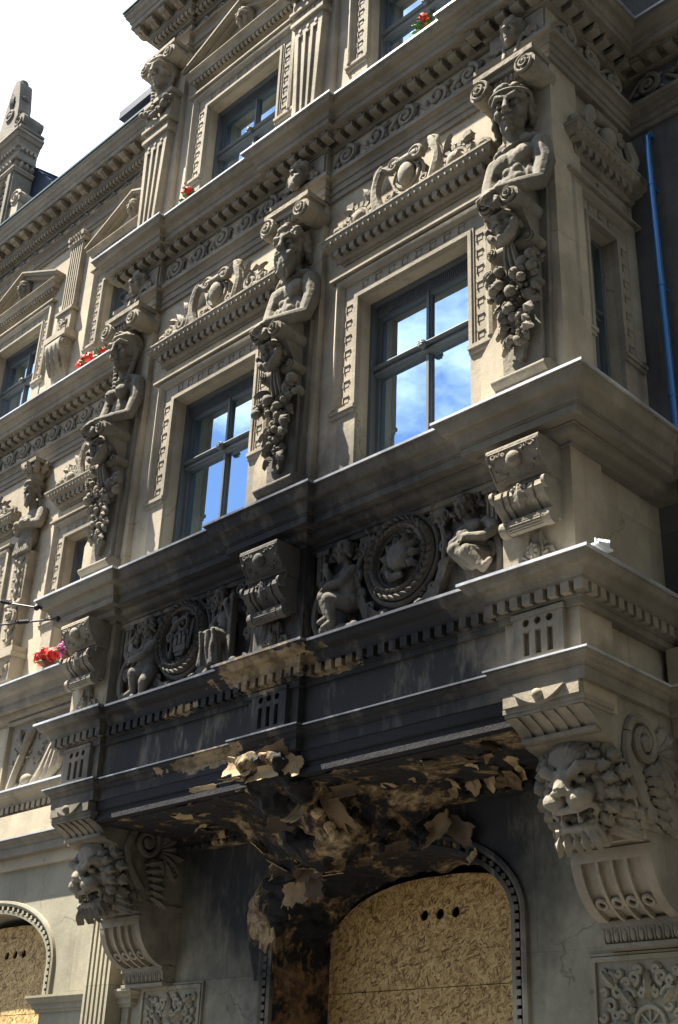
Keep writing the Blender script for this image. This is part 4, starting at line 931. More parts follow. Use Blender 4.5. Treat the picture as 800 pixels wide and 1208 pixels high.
    for i in range(16):
        a = PI * 2 * i / 16; x, z = cx + .43 * math.cos(a), cz + .43 * math.sin(a)
        if 4.93 < z < 5.68: m.spiral((x, z), .05, .01, 1.4, a, 1 if i % 2 else -1, .02, .012, y0 - .035, 6, 14, lift=.02); m.leaf((x, y0 - .03, z), (x + .09 * math.cos(a + .8), y0 - .06, z + .09 * math.sin(a + .8)), .03, (0, -1, 0), .02, 2)
    put('strapwork', m, 'carved', pn)
    for kind, fx, lab in figs: place('putto', putto(kind), 'carved', pn, T(fx, y0 - .01, 5.045) @ SC(1.0, .95, 1.02), lab)
    return pn
relief_panel(-8.90, -7.02, -8.01, [('carry', -8.47, 'carved child holding a small head'), ('draped', -7.43, 'draped seated woman beside a post')], 0)
relief_panel(-6.42, -4.54, -5.50, [('side', -6.07, 'carved child seated sideways'), ('cross', -4.80, 'carved child with crossed legs')], 1)
# triglyph blocks on the lower frieze
for i, c in enumerate(CX):
    w = MB(); ops = []
    for q in (-.09, .0, .09):
        ops.append((q - .022, q + .022, 4.34, 4.50))
        for h, ww in ((.026, .011), (.021, .020), (.011, .026)): ops.append((q - ww, q + ww, 4.56 - h, 4.56 + h))
    w.M = T(c, 0, 0); w.cells(-.19, .19, 4.292, 4.62, -.045, -.012, ops); w.box(-.19, .19, -.012, .02, 4.292, 4.62); w.box(-.2, .2, -.055, .01, 4.60, 4.628)
    put('triglyph', w, 'stone', B)
# ------------------------------------------------------------------ consoles with lion masks under the end piers
def lion():
    b = MB()
    b.ell((0, .06, 0), (.20, .14, .25), 16, 12); b.ell((0, -.03, -.06), (.15, .13, .10), 14, 10)
    for s in (-1, 1):
        b.ell((s * .11, -.045, .085), (.08, .075, .06)); b.tube([(s * .18, -.05, .10), (s * .11, -.155, .105), (s * .022, -.155, .04)], [.02, .038, .03], 8)
        b.ell((s * .085, -.125, .02), (.036, .03, .026), 8, 6); b.ell((s * .075, -.16, -.085), (.075, .07, .062)); b.ell((s * .16, -.03, -.05), (.06, .07, .09))
        b.ell((s * .045, -.195, -.035), (.03, .03, .02), 8, 6)
        for i in range(6): b.ell((s * (.03 + .026 * i), -.165 + .012 * i, .098 - .008 * abs(i - 2)), (.015, .016, .015), 6, 5)
        # ear
        b.ell((s * .185, .03, .17), (.045, .035, .075), 10, 8, Matrix.Rotation(s * .4, 3, 'Y')); b.tube([(s * .185, .0, .13), (s * .20, .01, .2), (s * .225, .03, .26)], [.02, .02, .006], 6)
        # mane leaves
        for i in range(7):
            a = .65 - i * .36; p = Vector((s * .15 * math.cos(a * .6), .02, .24 * math.sin(a) - .02)); q = Vector((s * (.27 + .01 * (i % 2)), .06, .30 * math.sin(a) - .10))
            b.leaf(p, q, .055, (s * .3, -1, 0), .035, 3); b.tube([p, (p + q) / 2 + Vector((0, -.03, 0)), q], [.025, .03, .01], 6)
    b.tube([(0, -.10, .10), (0, -.16, .04), (0, -.205, -.03)], [.05, .045, .05], 10); b.ell((0, -.215, -.03), (.05, .03, .028), 8, 6)
    for i in range(9): a = PI * (.12 + .76 * i / 8); b.tube([(.03 * math.cos(a), -.13, .11), (.10 * math.cos(a), -.09, .12 + .10 * math.sin(a)), (.15 * math.cos(a), -.02, .12 + .15 * math.sin(a))], [.012, .022, .022], 6)
    # open mouth: lips, teeth, tongue, chin
    b.tube([(-.12, -.12, -.13), (-.06, -.185, -.145), (.06, -.185, -.145), (.12, -.12, -.13)], [.02, .026, .026, .02], 8)
    b.tube([(-.11, -.08, -.22), (-.05, -.14, -.265), (.05, -.14, -.265), (.11, -.08, -.22)], [.02, .03, .03, .02], 8)
    for s in (-1, 1): b.tube([(s * .12, -.12, -.13), (s * .135, -.10, -.165), (s * .11, -.10, -.20)], .02, 6)
    b.ell((0, -.09, -.29), (.09, .07, .06))
    for i in range(9): x = -.10 + .025 * i; b.tube([(x, -.12 - .03 * math.cos(i), -.25), (x * 1.2, -.11 - .03 * math.sin(i * 2), -.33), (x * 1.35, -.07, -.38)], [.026, .026, .014], 6)
    return sculpt(b, .0075, 0, 'lion_head')
def mane():
    m = MB()
    for s in (-1, 1):
        for row, (r0, r1, y, w, k) in enumerate(((.13, .26, -.02, .05, 9), (.17, .31, .05, .06, 8))):
            for i in range(k):
                a = 1.15 - i * (2.75 / (k - 1)) + .12 * row; p = Vector((s * r0 * math.cos(a), y - .02, r0 * 1.15 * math.sin(a) - .03)); q = Vector((s * r1 * math.cos(a - .35), y + .03, r1 * 1.15 * math.sin(a - .35) - .05))
                mid = (p + q) / 2 + Vector((0, -.045, 0)); m.leaf(p, mid, w, (s * .2, -1, 0), .03, 2); m.leaf(mid - (q - p) * .12, q + Vector((0, -.03, 0)), w, (s * .5, -1, 0), .035, 3)
    for i in range(5): x = -.09 + .045 * i; m.leaf((x, -.13, -.27), (x * 1.5, -.14 - .02 * (i % 2), -.42), .035, (0, -1, 0), .03, 2)
    for s in (-1, 1):
        for z0, z1 in ((-.135, -.185), (-.225, -.18)): m.tube([(s * .055, -.165, z0), (s * .052, -.172, z1)], [.016, .004], 6)
    for i in range(6): m.box(-.045 + .018 * i - .007, -.045 + .018 * i + .007, -.175, -.155, -.165, -.14)
    return m
LION = lion()
def console(c, lab, flip=False):
    z3 = 3.99
    # body outline in YZ
    pr = [(YG + .02, 4.118), (-.0, 4.118), (-.0, z3 + .01)]
    for i in range(8): t = i / 7; pr.append((.0 + .16 * math.sin(t * PI / 2), z3 - .015 - .115 * t))
    pr += [(.17, 3.86), (.17, 3.83), (.30, 3.80), (.52, 3.42), (.60, 3.36), (.62, 3.28)]
    for i in range(9): t = i / 8; pr.append((.64 + .34 * (1 - math.cos(t * PI / 2)) ** 1.0, 3.26 - .36 * math.sin(t * PI / 2)))
    pr += [(YG + .02, 2.88)]
    m = MB(); a, b = -.28, .28
    m.prism(pr, a, b); K = put('console', m, 'stone', B, T(c, 0, 0), lab)
    # top: plain block with segment and ball, fluted cove
    m = MB(); m.box(a - .002, b + .002, -.05, .3, 4.03, 4.108); m.box(a - .02, b + .02, -.03, .3, 4.0, 4.03); m.box(a - .012, b + .012, -.02, .3, 3.975, 4.0)
    m.poly([(-.19 + .0, 4.10)] + [(-.19 + .38 * i / 12, 4.10 - .085 * math.sin(PI * i / 12)) for i in range(13)], -.072, -.03); m.ell((0, -.075, 4.065), (.036, .04, .036), 12, 9)
    for i in range(6):
        x = -.225 + .09 * i; m.prism([(.0, z3 - .03)] + [(-.018 + .16 * math.sin(t / 6 * PI / 2), z3 - .02 - .105 * t / 6) for t in range(7)] + [(.2, 3.9)], x - .028 if i else a - .004, x + .026 if i < 5 else b + .004)
    m.box(a + .01, b - .01, .12, .4, 3.845, 3.872); put('cap', m, 'stone', K, T(c, 0, 0))
    WL = T(c, .335, 3.605) @ RX(R(18)) @ SC(1.12, 1.1, .98); place('lion_head', LION, 'carved', K, WL); put('mane', mane(), 'carved', K, WL)
    # ledge with roll ends below the mask
    m = MB(); m.box(a - .015, b + .015, .515, YG, 3.335, 3.375); m.box(a + .005, b - .005, .56, YG, 3.285, 3.335)
    for s in (-1, 1): m.tube([(s * .16, .50, 3.40), (s * .30, .56, 3.42)], .05, 10); m.spiral((s * .2, 3.41), .05, .01, 1.3, 0, s, .014, .01, .47, 6, 14)
    put('ledge', m, 'stone', K, T(c, 0, 0))
    # lower quarter scroll with ribs and rings
    cur = lambda t, o: (.64 + .34 * (1 - math.cos(t * PI / 2)) - o * math.cos(t * PI / 2) * .9, 3.26 - .36 * math.sin(t * PI / 2) - o * math.sin(t * PI / 2))
    m = MB()
    for x0, x1 in ((-.285, -.215), (-.115, -.092), (-.012, .012), (.092, .115), (.215, .285)):
        m.prism([cur(t / 9, .035) for t in range(10)] + [cur(1 - t / 9, -.03) for t in range(10)], x0, x1)
    m.prism([cur(t / 9 * .12, .036) for t in range(10)] + [cur(.12 - t / 9 * .12, -.03) for t in range(10)], -.283, .283); m.prism([cur(.9 + t / 90, .036) for t in range(10)] + [cur(1 - t / 90, -.03) for t in range(10)], -.283, .283)
    for x in (-.165, -.052, .052, .165):
        p = cur(.58, .02); m.M = T(x, p[0], p[1]) @ RX(R(52)); m.ring((0, 0, 0), .034, .013, 'y', 18, 6); m.M = None
    put('fluting', m, 'stone', K, T(c, 0, 0))
    m = MB(); m.box(a - .01, b + .01, .90, YG + .02, 2.845, 2.885); m.prism([(YG + .01, 2.75), (.955, 2.75), (.925, 2.78), (.915, 2.845), (YG + .01, 2.845)], a, b); m.box(a - .012, b + .012, .915, YG + .02, 2.722, 2.75)
    for i in range(9):
        x = -.24 + .06 * i; m.ell((x, .925, 2.80), (.021, .02, .042), 7, 5); m.tube([(x - .03, .915, 2.843), (x - .03, .925, 2.76)], .006, 4)
    put('egg_moulding', m, 'carved', K, T(c, 0, 0))
    # side scrolls and acanthus on both cheeks
    for s in (-1, 1):
        m = MB(); m.M = T(s * .28, 0, 0) @ (RZ(PI / 2) if s > 0 else RZ(-PI / 2) @ SC(-1, 1, 1))
        q = .0
        m.spiral((.60, 3.87), .17, .03, 1.9, PI * .95, -1, .034, .022, -.012, 8, 40, lift=.02)
        m.tube([(.43, -.012, 3.89), (.40, -.014, 3.78), (.43, -.014, 3.65), (.52, -.014, 3.54), (.60, -.014, 3.45), (.64, -.012, 3.40)], [.034, .036, .038, .04, .042, .03], 8)
        m.ell((.60, -.03, 3.87), (.05, .03, .05), 10, 7); m.tube([(.60, -.0, 3.42), (.60, -.05, 3.42)], .055, 12)
        for i in range(7): a0 = .95 - i * .36; p = Vector((.72, -.01, 3.82)); d = Vector((math.cos(a0), 0, math.sin(a0))); m.leaf(p + d * .05, p + d * (.26 + .05 * (i % 2)), .055, (0, -1, 0), .03, 3)
        for i in range(6): t = i / 5; p = Vector((.60 + .10 * t, -.01, 3.68 - .26 * t)); m.leaf(p, p + Vector((.20 - .04 * t, -.02, .06 - .14 * t)), .045, (0, -1, 0), .025, 3)
        m.tube([(.66, -.02, 3.72), (.74, -.025, 3.60), (.76, -.02, 3.45)], [.02, .024, .012], 7); m.spiral((.93, 3.66), .07, .012, 1.5, PI, 1, .022, .012, -.015, 7, 18)
        put('acanthus_scroll', m, 'carved', K, T(c, 0, 0))
    return K
console(CX[0] - .005, 'lion mask console under the left pier of the bay'); console(CX[2], 'lion mask console under the corner pier')
# carved square panels below the consoles
def arabesque(cx, zt, hw, y):
    m = MB(); z0 = zt - 2 * hw; cz = zt - hw
    m.M = T(cx, y, 0)
    m.sweep([(.0, .02), (.0, -.02), (-.03, -.02), (-.03, .02)], [(-hw, z0), (-hw, zt), (hw, zt), (hw, z0)], 'xz', closed=True)
    m.sweep([(-.036, .02), (-.036, -.012), (-.05, -.012), (-.05, .02)], [(-hw, z0), (-hw, zt), (hw, zt), (hw, z0)], 'xz', closed=True)
    m.ring((0, -.012, cz), .10, .016, 'y', 28, 6); m.ell((0, -.015, cz), (.018, .012, .018), 7, 5)
    for i in range(8): a = i * PI / 4; m.tube([(0, -.012, cz), (.09 * math.cos(a), -.012, cz + .09 * math.sin(a))], .007, 4)
    for sx in (-1, 1):
        for sz in (-1, 1):
            for (x, z, r, a, d) in ((.15, .16, .06, PI, -1), (.27, .26, .05, PI / 2, 1), (.27, .11, .05, 0, 1), (.10, .27, .045, -PI / 2, -1), (.20, .30, .025, 0, -1), (.31, .19, .022, 0, 1), (.19, .05, .03, 0, 1), (.05, .18, .03, PI / 2, 1), (.215, .19, .04, PI / 2, -1), (.15, .24, .03, 0, 1), (.24, .06, .035, PI, 1), (.06, .31, .03, 0, 1), (.31, .31, .03, PI, 1), (.32, .05, .028, 0, -1), (.14, .10, .026, PI, 1)):
                aa = math.atan2(math.sin(a) * sz, math.cos(a) * sx); m.spiral((sx * x, cz + sz * z), r, r * .25, 1.15, aa, d * sx * sz, .021, .015, -.008, 6, 14)
            m.leaf((sx * .10, -.004, cz + sz * .10), (sx * .19, -.012, cz + sz * .21), .03); m.leaf((sx * .32, -.004, cz + sz * .32), (sx * .23, -.012, cz + sz * .22), .03)
    for i in range(4): a = i * PI / 2; m.leaf((.13 * math.cos(a), -.004, cz + .13 * math.sin(a)), (.31 * math.cos(a), -.01, cz + .31 * math.sin(a)), .035)
    return put('carved_panel', m, 'ground_plaster', B)
arabesque(-4.27, 2.665, .372, YG - .012); arabesque(-8.93, 2.70, .372, YG - .012)
for a_, b_, z_ in ((-4.66, -3.88, 2.68), (-9.32, -8.54, 2.715)): m = MB(); m.box(a_, b_, YG - .012, YG + .02, 1.2, z_); put('wall_strip', m, 'ground_plaster', B)
# mouldings around the arched openings
def arch_frame(cx, mat, lab=None):
    k = 36; pth = [(cx - AH, .13)]
    for i in range(k + 1): a = PI * (1 - i / k); x = cx + AH * math.cos(a); pth.append((x, archz(x, cx) + (0 if 0 < i < k else -.0)))
    pth.append((cx + AH, .13))
    q = [pth[0]]
    for p in pth[1:]:
        if math.hypot(p[0] - q[-1][0], p[1] - q[-1][1]) > .01: q.append(p)
    m = MB(); m.sweep([(.006, .3), (.006, -.015), (-.03, -.02), (-.034, .0), (-.07, .0), (-.075, -.02), (-.10, -.035), (-.125, -.03), (-.135, .03)], q, 'xz')
    # beads in the hollow
    d = 0; last = Vector(q[0])
    for i in range(len(q) - 1):
        a_, b_ = Vector(q[i]), Vector(q[i + 1]); ln = (b_ - a_).length; n_ = max(1, int(ln / .06)); tn = (b_ - a_).normalized(); nn = Vector((-tn.y, tn.x))
        for j in range(n_): p = a_.lerp(b_, (j + .5) / n_) + nn * .052; m.M = T(p.x, -.012, p.y); m.box(-.018, .018, -.015, .012, -.018, .018) if j % 1 == 0 else None
    m.M = None
    return put('arch_frame', m, mat, B, T(0, YG, 0), lab)
arch_frame(AX[0], 'ground_plaster'); arch_frame(AX[1], 'ground_plaster')
# ------------------------------------------------------------------ second floor: pediments, pilasters, busts
PHEAD = None
def bust_mesh():
    b = MB(); head(b, T(0, 0, 0) @ SC(1.0), 'woman'); b.tube([(0, .02, -.12), (0, .03, -.24)], [.08, .11], 10); b.ell((0, .03, -.26), (.17, .09, .07)); return sculpt(b, .011, 1, 'bust')
BUST = bust_mesh()
me_dp = MB(); me_dp.box(-.017, .017, -.04, .02, 0, .045); me_dp = me_dp.mesh('dentil')
def pediment(cx, W, zb=12.27, hw=.80, za=13.0, parts=True):
    m = MB(); e = .14
    pr = [(-.03, zb), (.02, zb), (.02, zb + .02), (.05, zb + .025), (.05, zb + .085), (.10, zb + .09), (.105, zb + .125)] + arcp(.11, zb + .13, .15, zb + .17, 's', 4) + [(.155, zb + .175), (.155, zb + .185), (-.03, zb + .19)]
    m.sweep(pr, [(cx - hw, .1), (cx - hw, 0), (cx + hw, 0), (cx + hw, .1)])
    zt = zb + .188
    m.poly([(cx - hw - .1, zt), (cx + hw + .1, zt), (cx, za - .08)], -.02, .05)
    hx = hw + .15
    for s in (-1, 1):
        d = Vector((-s * hx, za - zt)).normalized(); nn = Vector((s * (za - zt), hx)).normalized()
        for (o0, o1, y) in ((0, .05, -.09), (.05, .075, -.15), (.075, .10, -.17)):
            p0, p1 = Vector((cx + s * hx, zt)), Vector((cx, za - .1))
            m.poly([(p0 + nn * o0)[:], (p0 + nn * o1)[:], (cx, za - .1 + o1 * 1.1), (cx, za - .1 + o0 * 1.1)], y, .03) if s > 0 else m.poly([(p0 + nn * o1)[:], (p0 + nn * o0)[:], (cx, za - .1 + o0 * 1.1), (cx, za - .1 + o1 * 1.1)], y + .001, .03)
    k = 16
    for s in (-1, 1):
        for i in range(9): t = .16 + i * .075; m.ell((cx + s * (.12 + .062 * i), -.045, zt + .05 + .03 * (i % 2) - .002 * i), (.034, .03, .03), 7, 5)
    p = put('pediment', m, 'stone', B, W)
    k = int(2 * (hw + .05) / .062)
    for i in range(k): place('dentil', me_dp, 'stone', p, W @ T(cx - hw - .05 + (2 * hw + .1) * (i + .5) / k, -.05, zb + .032))
    place('pediment_head', BUST, 'carved', p, W @ T(cx, -.06, zt + .255) @ RX(R(12)) @ SC(.78))
for c in WINX: pediment(c, FR(REC))
for c in MAINX[1:]: pediment(c, FR(YM))
def tapered_pilaster(c, bust=True):
    m = MB(); z0, z1 = 10.05, 11.76
    def slab(y0, y1, w0, w1, a=z0, b=z1): m.add([(-w0, y0, a), (w0, y0, a), (w1, y0, b), (-w1, y0, b), (-w0, y1, a), (w0, y1, a), (w1, y1, b), (-w1, y1, b)], [(0, 1, 2, 3), (7, 6, 5, 4), (0, 4, 5, 1), (1, 5, 6, 2), (2, 6, 7, 3), (3, 7, 4, 0)])
    slab(-.075, .02, .125, .205)
    # raised ribs leave three flutes
    for (u0, u1) in ((-1, -.72), (-.36, -.18), (.18, .36), (.72, 1)):
        w = lambda z: .125 + .08 * (z - z0) / (z1 - z0)
        m.add([(u0 * w(z0), -.10, z0), (u1 * w(z0), -.10, z0), (u1 * w(11.6), -.10, 11.6), (u0 * w(11.6), -.10, 11.6), (u0 * w(z0), -.07, z0), (u1 * w(z0), -.07, z0), (u1 * w(11.6), -.07, 11.6), (u0 * w(11.6), -.07, 11.6)], [(0, 1, 2, 3), (0, 4, 5, 1), (1, 5, 6, 2), (2, 6, 7, 3), (3, 7, 4, 0)])
    slab(-.10, .0, .125, .143, z0, 10.4)
    slab(-.10, .0, .198, .205, 11.60, z1)
    for u in (-.115, 0, .115): m.tube([(u, -.095, 11.66), (u, -.112, 11.66)], .022, 10)
    m.box(-.235, .235, -.135, .02, z1, z1 + .05); m.box(-.21, .21, -.11, .02, z1 + .05, z1 + .16)
    for i in range(5): m.box(-.15 + .075 * i - .015, -.15 + .075 * i + .015, -.12, -.10, z1 + .09, z1 + .125)
    m.box(-.25, .25, -.15, .02, z1 + .16, z1 + .20); m.box(-.23, .23, -.12, .02, z1 + .20, 12.30); m.box(-.26, .26, -.16, .02, 12.30, 12.36)
    p = put('pilaster', m, 'stone', B, T(c, 0, 0))
    rr = random.Random(int(-c * 10))
    for i in range(16):
        t = i / 15; x = -.24 + .48 * t; z = 12.10 + .10 * abs(2 * t - 1) ** 1.5 + rr.uniform(-.03, .03); place('fruit', FRUIT[rr.choice((0, 0, 1, 2))], 'carved', p, T(c + x, -.14 - rr.uniform(0, .05), z) @ RY(rr.uniform(0, 6)) @ SC(rr.uniform(.032, .05)))
    if bust:
        place('bust', BUST, 'figure', p, T(c, -.14, 12.70) @ RZ(R(14)) @ RX(R(15)) @ SC(1.2)); cap_parts(p, c, 13.0, T(c, 0, 0))
for c in CX: tapered_pilaster(c)
# ------------------------------------------------------------------ recessed main front, left of the bay
def main_pilaster(c):
    m = MB(); W = T(c, YM, 0); m.M = None
    m.box(-.15, .15, -.06, .02, 11.70, 12.88)
    for i in range(6): x = -.135 + .054 * i; m.box(x - .012, x + .012, -.085, -.05, 11.74, 12.84)
    m.box(-.15, .15, -.09, -.04, 11.70, 11.74); m.box(-.15, .15, -.09, -.04, 12.84, 12.88); m.box(-.19, .19, -.11, .02, 12.88, 12.93); m.box(-.17, .17, -.08, .02, 12.93, 13.03)
    for s in (-1, 1): m.tube([(s * .15, -.13, 12.985), (s * .15, .01, 12.985)], .045, 10)
    for i in range(5): m.leaf((-.12 + .06 * i, -.08, 12.93), (-.12 + .06 * i, -.12, 13.02), .03)
    m.box(-.2, .2, -.13, .02, 11.65, 11.70); m.box(-.17, .17, -.10, .02, 11.30, 11.65); m.box(-.22, .22, -.15, .02, 11.25, 11.30); m.box(-.25, .25, -.20, .02, 11.16, 11.25)
    for s in (-1, 1): m.spiral((s * .06, 11.50), .05, .012, 1.4, PI / 2, s, .018, .012, -.11, 6, 14); m.spiral((s * .06, 11.38), .04, .012, 1.2, -PI / 2, -s, .016, .01, -.11, 6, 12)
    m.ell((0, -.11, 11.44), (.03, .03, .06), 8, 6); m.box(-.12, .12, -.115, -.09, 11.33, 11.345)
    p = put('pilaster', m, 'stone', B, W)
    m = MB(); pr = [(.02, 11.16), (-.18, 11.16), (-.21, 11.10), (-.215, 11.02), (-.19, 10.93)] + [(-.17 + .14 * math.sin(t / 6 * PI / 2), 10.88 - .36 * t / 6) for t in range(7)] + [(.02, 10.50)]
    m.prism(pr, -.17, .17); m.tube([(-.18, -.12, 11.06), (.18, -.12, 11.06)], .085, 14)
    for s in (-1, 1): m.M = T(s * .18, 0, 0) @ RZ(PI / 2 * s) @ (I4 if s > 0 else SC(-1, 1, 1)); m.spiral((-.12 if s > 0 else -.12, 11.06), .085, .012, 1.8, 0, 1, .016, .012, -.004, 6, 22); m.M = None
    for i in range(3): m.leaf((-.1 + .1 * i, -.20, 11.05), (-.1 + .1 * i, -.10, 10.62), .06, (0, -1, -.3), .035, 4)
    put('bracket', m, 'carved', p, W)
main_pilaster(-12.72); main_pilaster(-15.4)
def small_herm(c):
    t = thing('herm_figure', 'slim turbaned stone figure with crossed arms on the wall left of the bay', 'statue', (c, YM - .1, 6.26), None)
    W = T(c, YM, 0)
    m = MB(); m.box(-.25, .25, -.19, .02, 6.26, 6.55); m.box(-.28, .28, -.22, .02, 6.55, 6.60); m.box(-.26, .26, -.20, .02, 6.60, 6.68)
    for s in (-1, 1): m.spiral((s * .1, 6.40), .08, .015, 1.6, PI / 2, s, .022, .014, -.195, 6, 18); m.leaf((s * .05, -.19, 6.30), (s * .2, -.21, 6.5), .05)
    put('pedestal', m, 'stone', t, W)
    m = MB(); m.add([(-.10, -.11, 6.68), (.10, -.11, 6.68), (.165, -.13, 7.98), (-.165, -.13, 7.98), (-.10, .02, 6.68), (.10, .02, 6.68), (.165, .02, 7.98), (-.165, .02, 7.98)], [(0, 1, 2, 3), (0, 4, 5, 1), (1, 5, 6, 2), (2, 6, 7, 3), (3, 7, 4, 0)])
    for i in range(9): z = 6.8 + .13 * i; m.ell((0, -.125, z), (.05, .03, .045), 7, 5); m.leaf((-.03, -.12, z), (-.09, -.13, z + .06), .03); m.leaf((.03, -.12, z), (.09, -.13, z + .06), .03)
    m.ring((0, -.14, 7.12), .09, .03, 'y', 20, 6); m.tube([(-.17, -.10, 7.28), (.17, -.10, 7.28)], .06, 10); m.ell((0, -.17, 7.12), .05, 8, 6)
    put('shaft', m, 'carved', t, W)
    b = MB(); head(b, T(0, -.12, 8.83) @ RZ(R(-5)) @ RX(R(12)) @ SC(.72, .72, .74), 'bearded'); b.ring((0, -.11, 8.93), .10, .045, 'z', 20, 6); b.ell((0, -.10, 8.96), (.10, .10, .06))
    b.tube([(0, -.06, 8.56), (0, -.09, 8.72)], [.07, .06], 8); b.ell((0, -.05, 8.45), (.20, .11, .16)); b.ell((0, -.06, 8.22), (.15, .11, .18))
    for s in (-1, 1): limb(b, [(s * .2, -.05, 8.52), (s * .23, -.10, 8.34), (s * -.06, -.23, 8.34)], [.075, .068, .05])
    hand(b, (-.08, -.24, 8.33), (-1, .1, .1), (0, -1, .3), .7); hand(b, (.08, -.23, 8.36), (1, .1, .1), (0, -1, .3), .7)
    for i in range(13): x = -.15 + .025 * i; b.tube([(x, -.12 - .02 * (i % 2), 8.15), (x * 1.15, -.14 - .025 * (i % 2), 7.95)], [.025, .028], 6)
    b.ell((0, -.15, 8.13), (.1, .05, .06))
    place('figure', sculpt(b, .011, 1, 'figure'), 'figure', t, W)
    m = MB(); m.tube([(0, -.10, 8.98), (0, -.10, 9.12), (0, -.10, 9.18)], [.085, .11, .16], 12); m.box(-.17, .17, -.26, .02, 9.20, 9.25)
    for i in range(9): a = i * 2 * PI / 9; m.leaf((.10 * math.cos(a), -.10 + .10 * math.sin(a), 9.06), (.20 * math.cos(a), -.10 + .19 * math.sin(a), 9.22), .06, (math.cos(a), math.sin(a), 0), .03, 2); m.ell((.15 * math.cos(a), -.10 + .14 * math.sin(a), 9.18), .035, 7, 5)
    put('capital', m, 'carved', t, W)
small_herm(-12.72)
# relief panel of the main front
m = MB(); x0, x1, z0, z1 = -12.47, -9.62, 4.90, 5.715
m.sweep([(.0, .02), (.0, -.06), (-.03, -.065), (-.05, -.04), (-.07, -.03), (-.075, .02)], [(x0, z0), (x0, z1), (x1, z1), (x1, z0)], 'xz', closed=True)
pn = put('relief_panel', m, 'stone', B, T(0, YM, 0))
m = MB(); rr = random.Random(9); m.box(x0 + .02, x1 - .02, -.006, .02, z0 + .02, z1 - .02)
for i in range(170):
    x, z = rr.uniform(x0 + .1, x1 - .1), rr.uniform(5.2, 5.68); a = rr.uniform(0, 6.28); r_ = rr.uniform(.035, .06); m.leaf((x, -.0, z), (x + r_ * math.cos(a), -.025, z + r_ * math.sin(a)), .018, (0, -1, 0), .014, 1)
m.tube([(-12.28, -.03, 4.95), (-12.2, -.05, 5.12), (-12.1, -.05, 5.32), (-12.02, -.05, 5.5), (-11.9, -.04, 5.66)], [.06, .045, .042, .05, .035], 9)
m.tube([(-12.1, -.04, 5.36), (-12.22, -.04, 5.5), (-12.25, -.03, 5.64)], [.03, .025, .02], 7)
for i in range(7): m.tube([(-11.85 + .05 * i, -.04, 4.95), (-11.62 + .05 * i, -.07 - .02 * (i % 2), 5.08), (-11.45 + .035 * i, -.09 - .02 * (i % 2), 5.28), (-11.36 + .012 * i, -.07, 5.46)], [.03, .045, .04, .02], 7)
m.ell((-11.95, -.05, 5.02), (.10, .05, .06)); m.ell((-11.33, -.06, 5.52), (.06, .05, .08))
for i in range(18): m.ell((rr.uniform(x0 + .1, -11.9), -.02, 4.93 + rr.uniform(0, .08)), rr.uniform(.025, .05), 7, 5)
put('landscape_relief', m, 'carved', pn, T(0, YM, 0))
# fluted pilaster and impost band on the ground floor
m = MB(); a, b = -9.99, -9.62; m.box(a, b, YG - .14, YG + .02, .13, 4.11)
for i in range(6): x = a + .018 + (b - a - .036) * i / 5; m.box(x - .017, x + .017, YG - .185, YG - .13, .6, 4.0)
m.box(a, b, YG - .185, YG - .13, 4.0, 4.11); put('fluted_pilaster', m, 'ground_plaster', B)
IMP = [(-.03, 2.58), (.05, 2.58), (.055, 2.605), (.075, 2.61), (.075, 2.65), (.10, 2.66), (.12, 2.70), (.13, 2.705), (.13, 2.725), (-.03, 2.735)]
for p0, p1 in ((AX[1] + AH + .02, a + .002), (b - .002, -9.495)):
    m = MB(); m.sweep(IMP, [(p0, YG + .3), (p0, YG), (p1, YG)] if p1 == a + .002 else [(p0, YG), (p1, YG), (p1, YG + .1)]); m.box(p0 + .03, p1 - .001, YG - .03, YG + .02, .13, 2.585); put('impost', m, 'ground_plaster', B)
# ------------------------------------------------------------------ narrow window of the bay's side: plaque and crest
m = MB(); W = WR
m.M = T(.03, 0, -.10)
m.poly([(.24, 8.285), (1.08, 8.285), (1.10, 8.34), (1.05, 8.40), (1.07, 8.46), (1.0, 8.53), (.93, 8.55), (.39, 8.55), (.32, 8.53), (.25, 8.46), (.27, 8.40), (.22, 8.34)], -.03, .02)
for s in (-1, 1): m.spiral((.66 + s * .36, 8.36), .05, .012, 1.3, -PI / 2, -s, .014, .01, -.035, 6, 14); m.spiral((.66 + s * .34, 8.48), .04, .012, 1.2, PI / 2, s, .012, .009, -.035, 6, 12)
m.poly([(.58, 8.50), (.74, 8.50), (.74, 8.41), (.66, 8.33), (.58, 8.41)], -.045, .0); m.spiral((.66, 8.43), .04, .01, 1.3, 0, 1, .01, .008, -.048, 5, 12)
put('plaque', m, 'stone', B, W)
m = MB(); zb = 8.695; m.M = T(.04, 0, 0)
m.ell((.66, -.10, zb + .17), (.085, .08, .12), 14, 10); m.ring((.66, -.06, zb + .17), .12, .024, 'y', 22, 6)
m.poly([(.34, zb - .01), (.40, zb + .22), (.54, zb + .36), (.78, zb + .36), (.92, zb + .22), (.98, zb - .01)], -.06, .02)
m.tube([(.50, -.08, zb + .36), (.80, -.08, zb + .36)], .05, 10)
for s in (-1, 1):
    m.tube([(.66 + s * .30, -.11, zb + .02), (.66 + s * .33, -.13, zb + .14), (.66 + s * .27, -.12, zb + .30)], [.055, .06, .045], 9); m.spiral((.66 + s * .22, zb + .31), .065, .012, 1.5, PI / 2, s, .024, .014, -.10, 7, 16)
    m.ell((.66 + s * .44, -.08, zb + .07), (.055, .06, .07)); m.spiral((.66 + s * .18, zb + .06), .06, .012, 1.3, PI / 2, -s, .02, .012, -.09, 6, 14); m.ring((.66 + s * .44, -.10, zb + .07), .05, .018, 'y', 16, 5)
put('crest', m, 'carved', B, W)
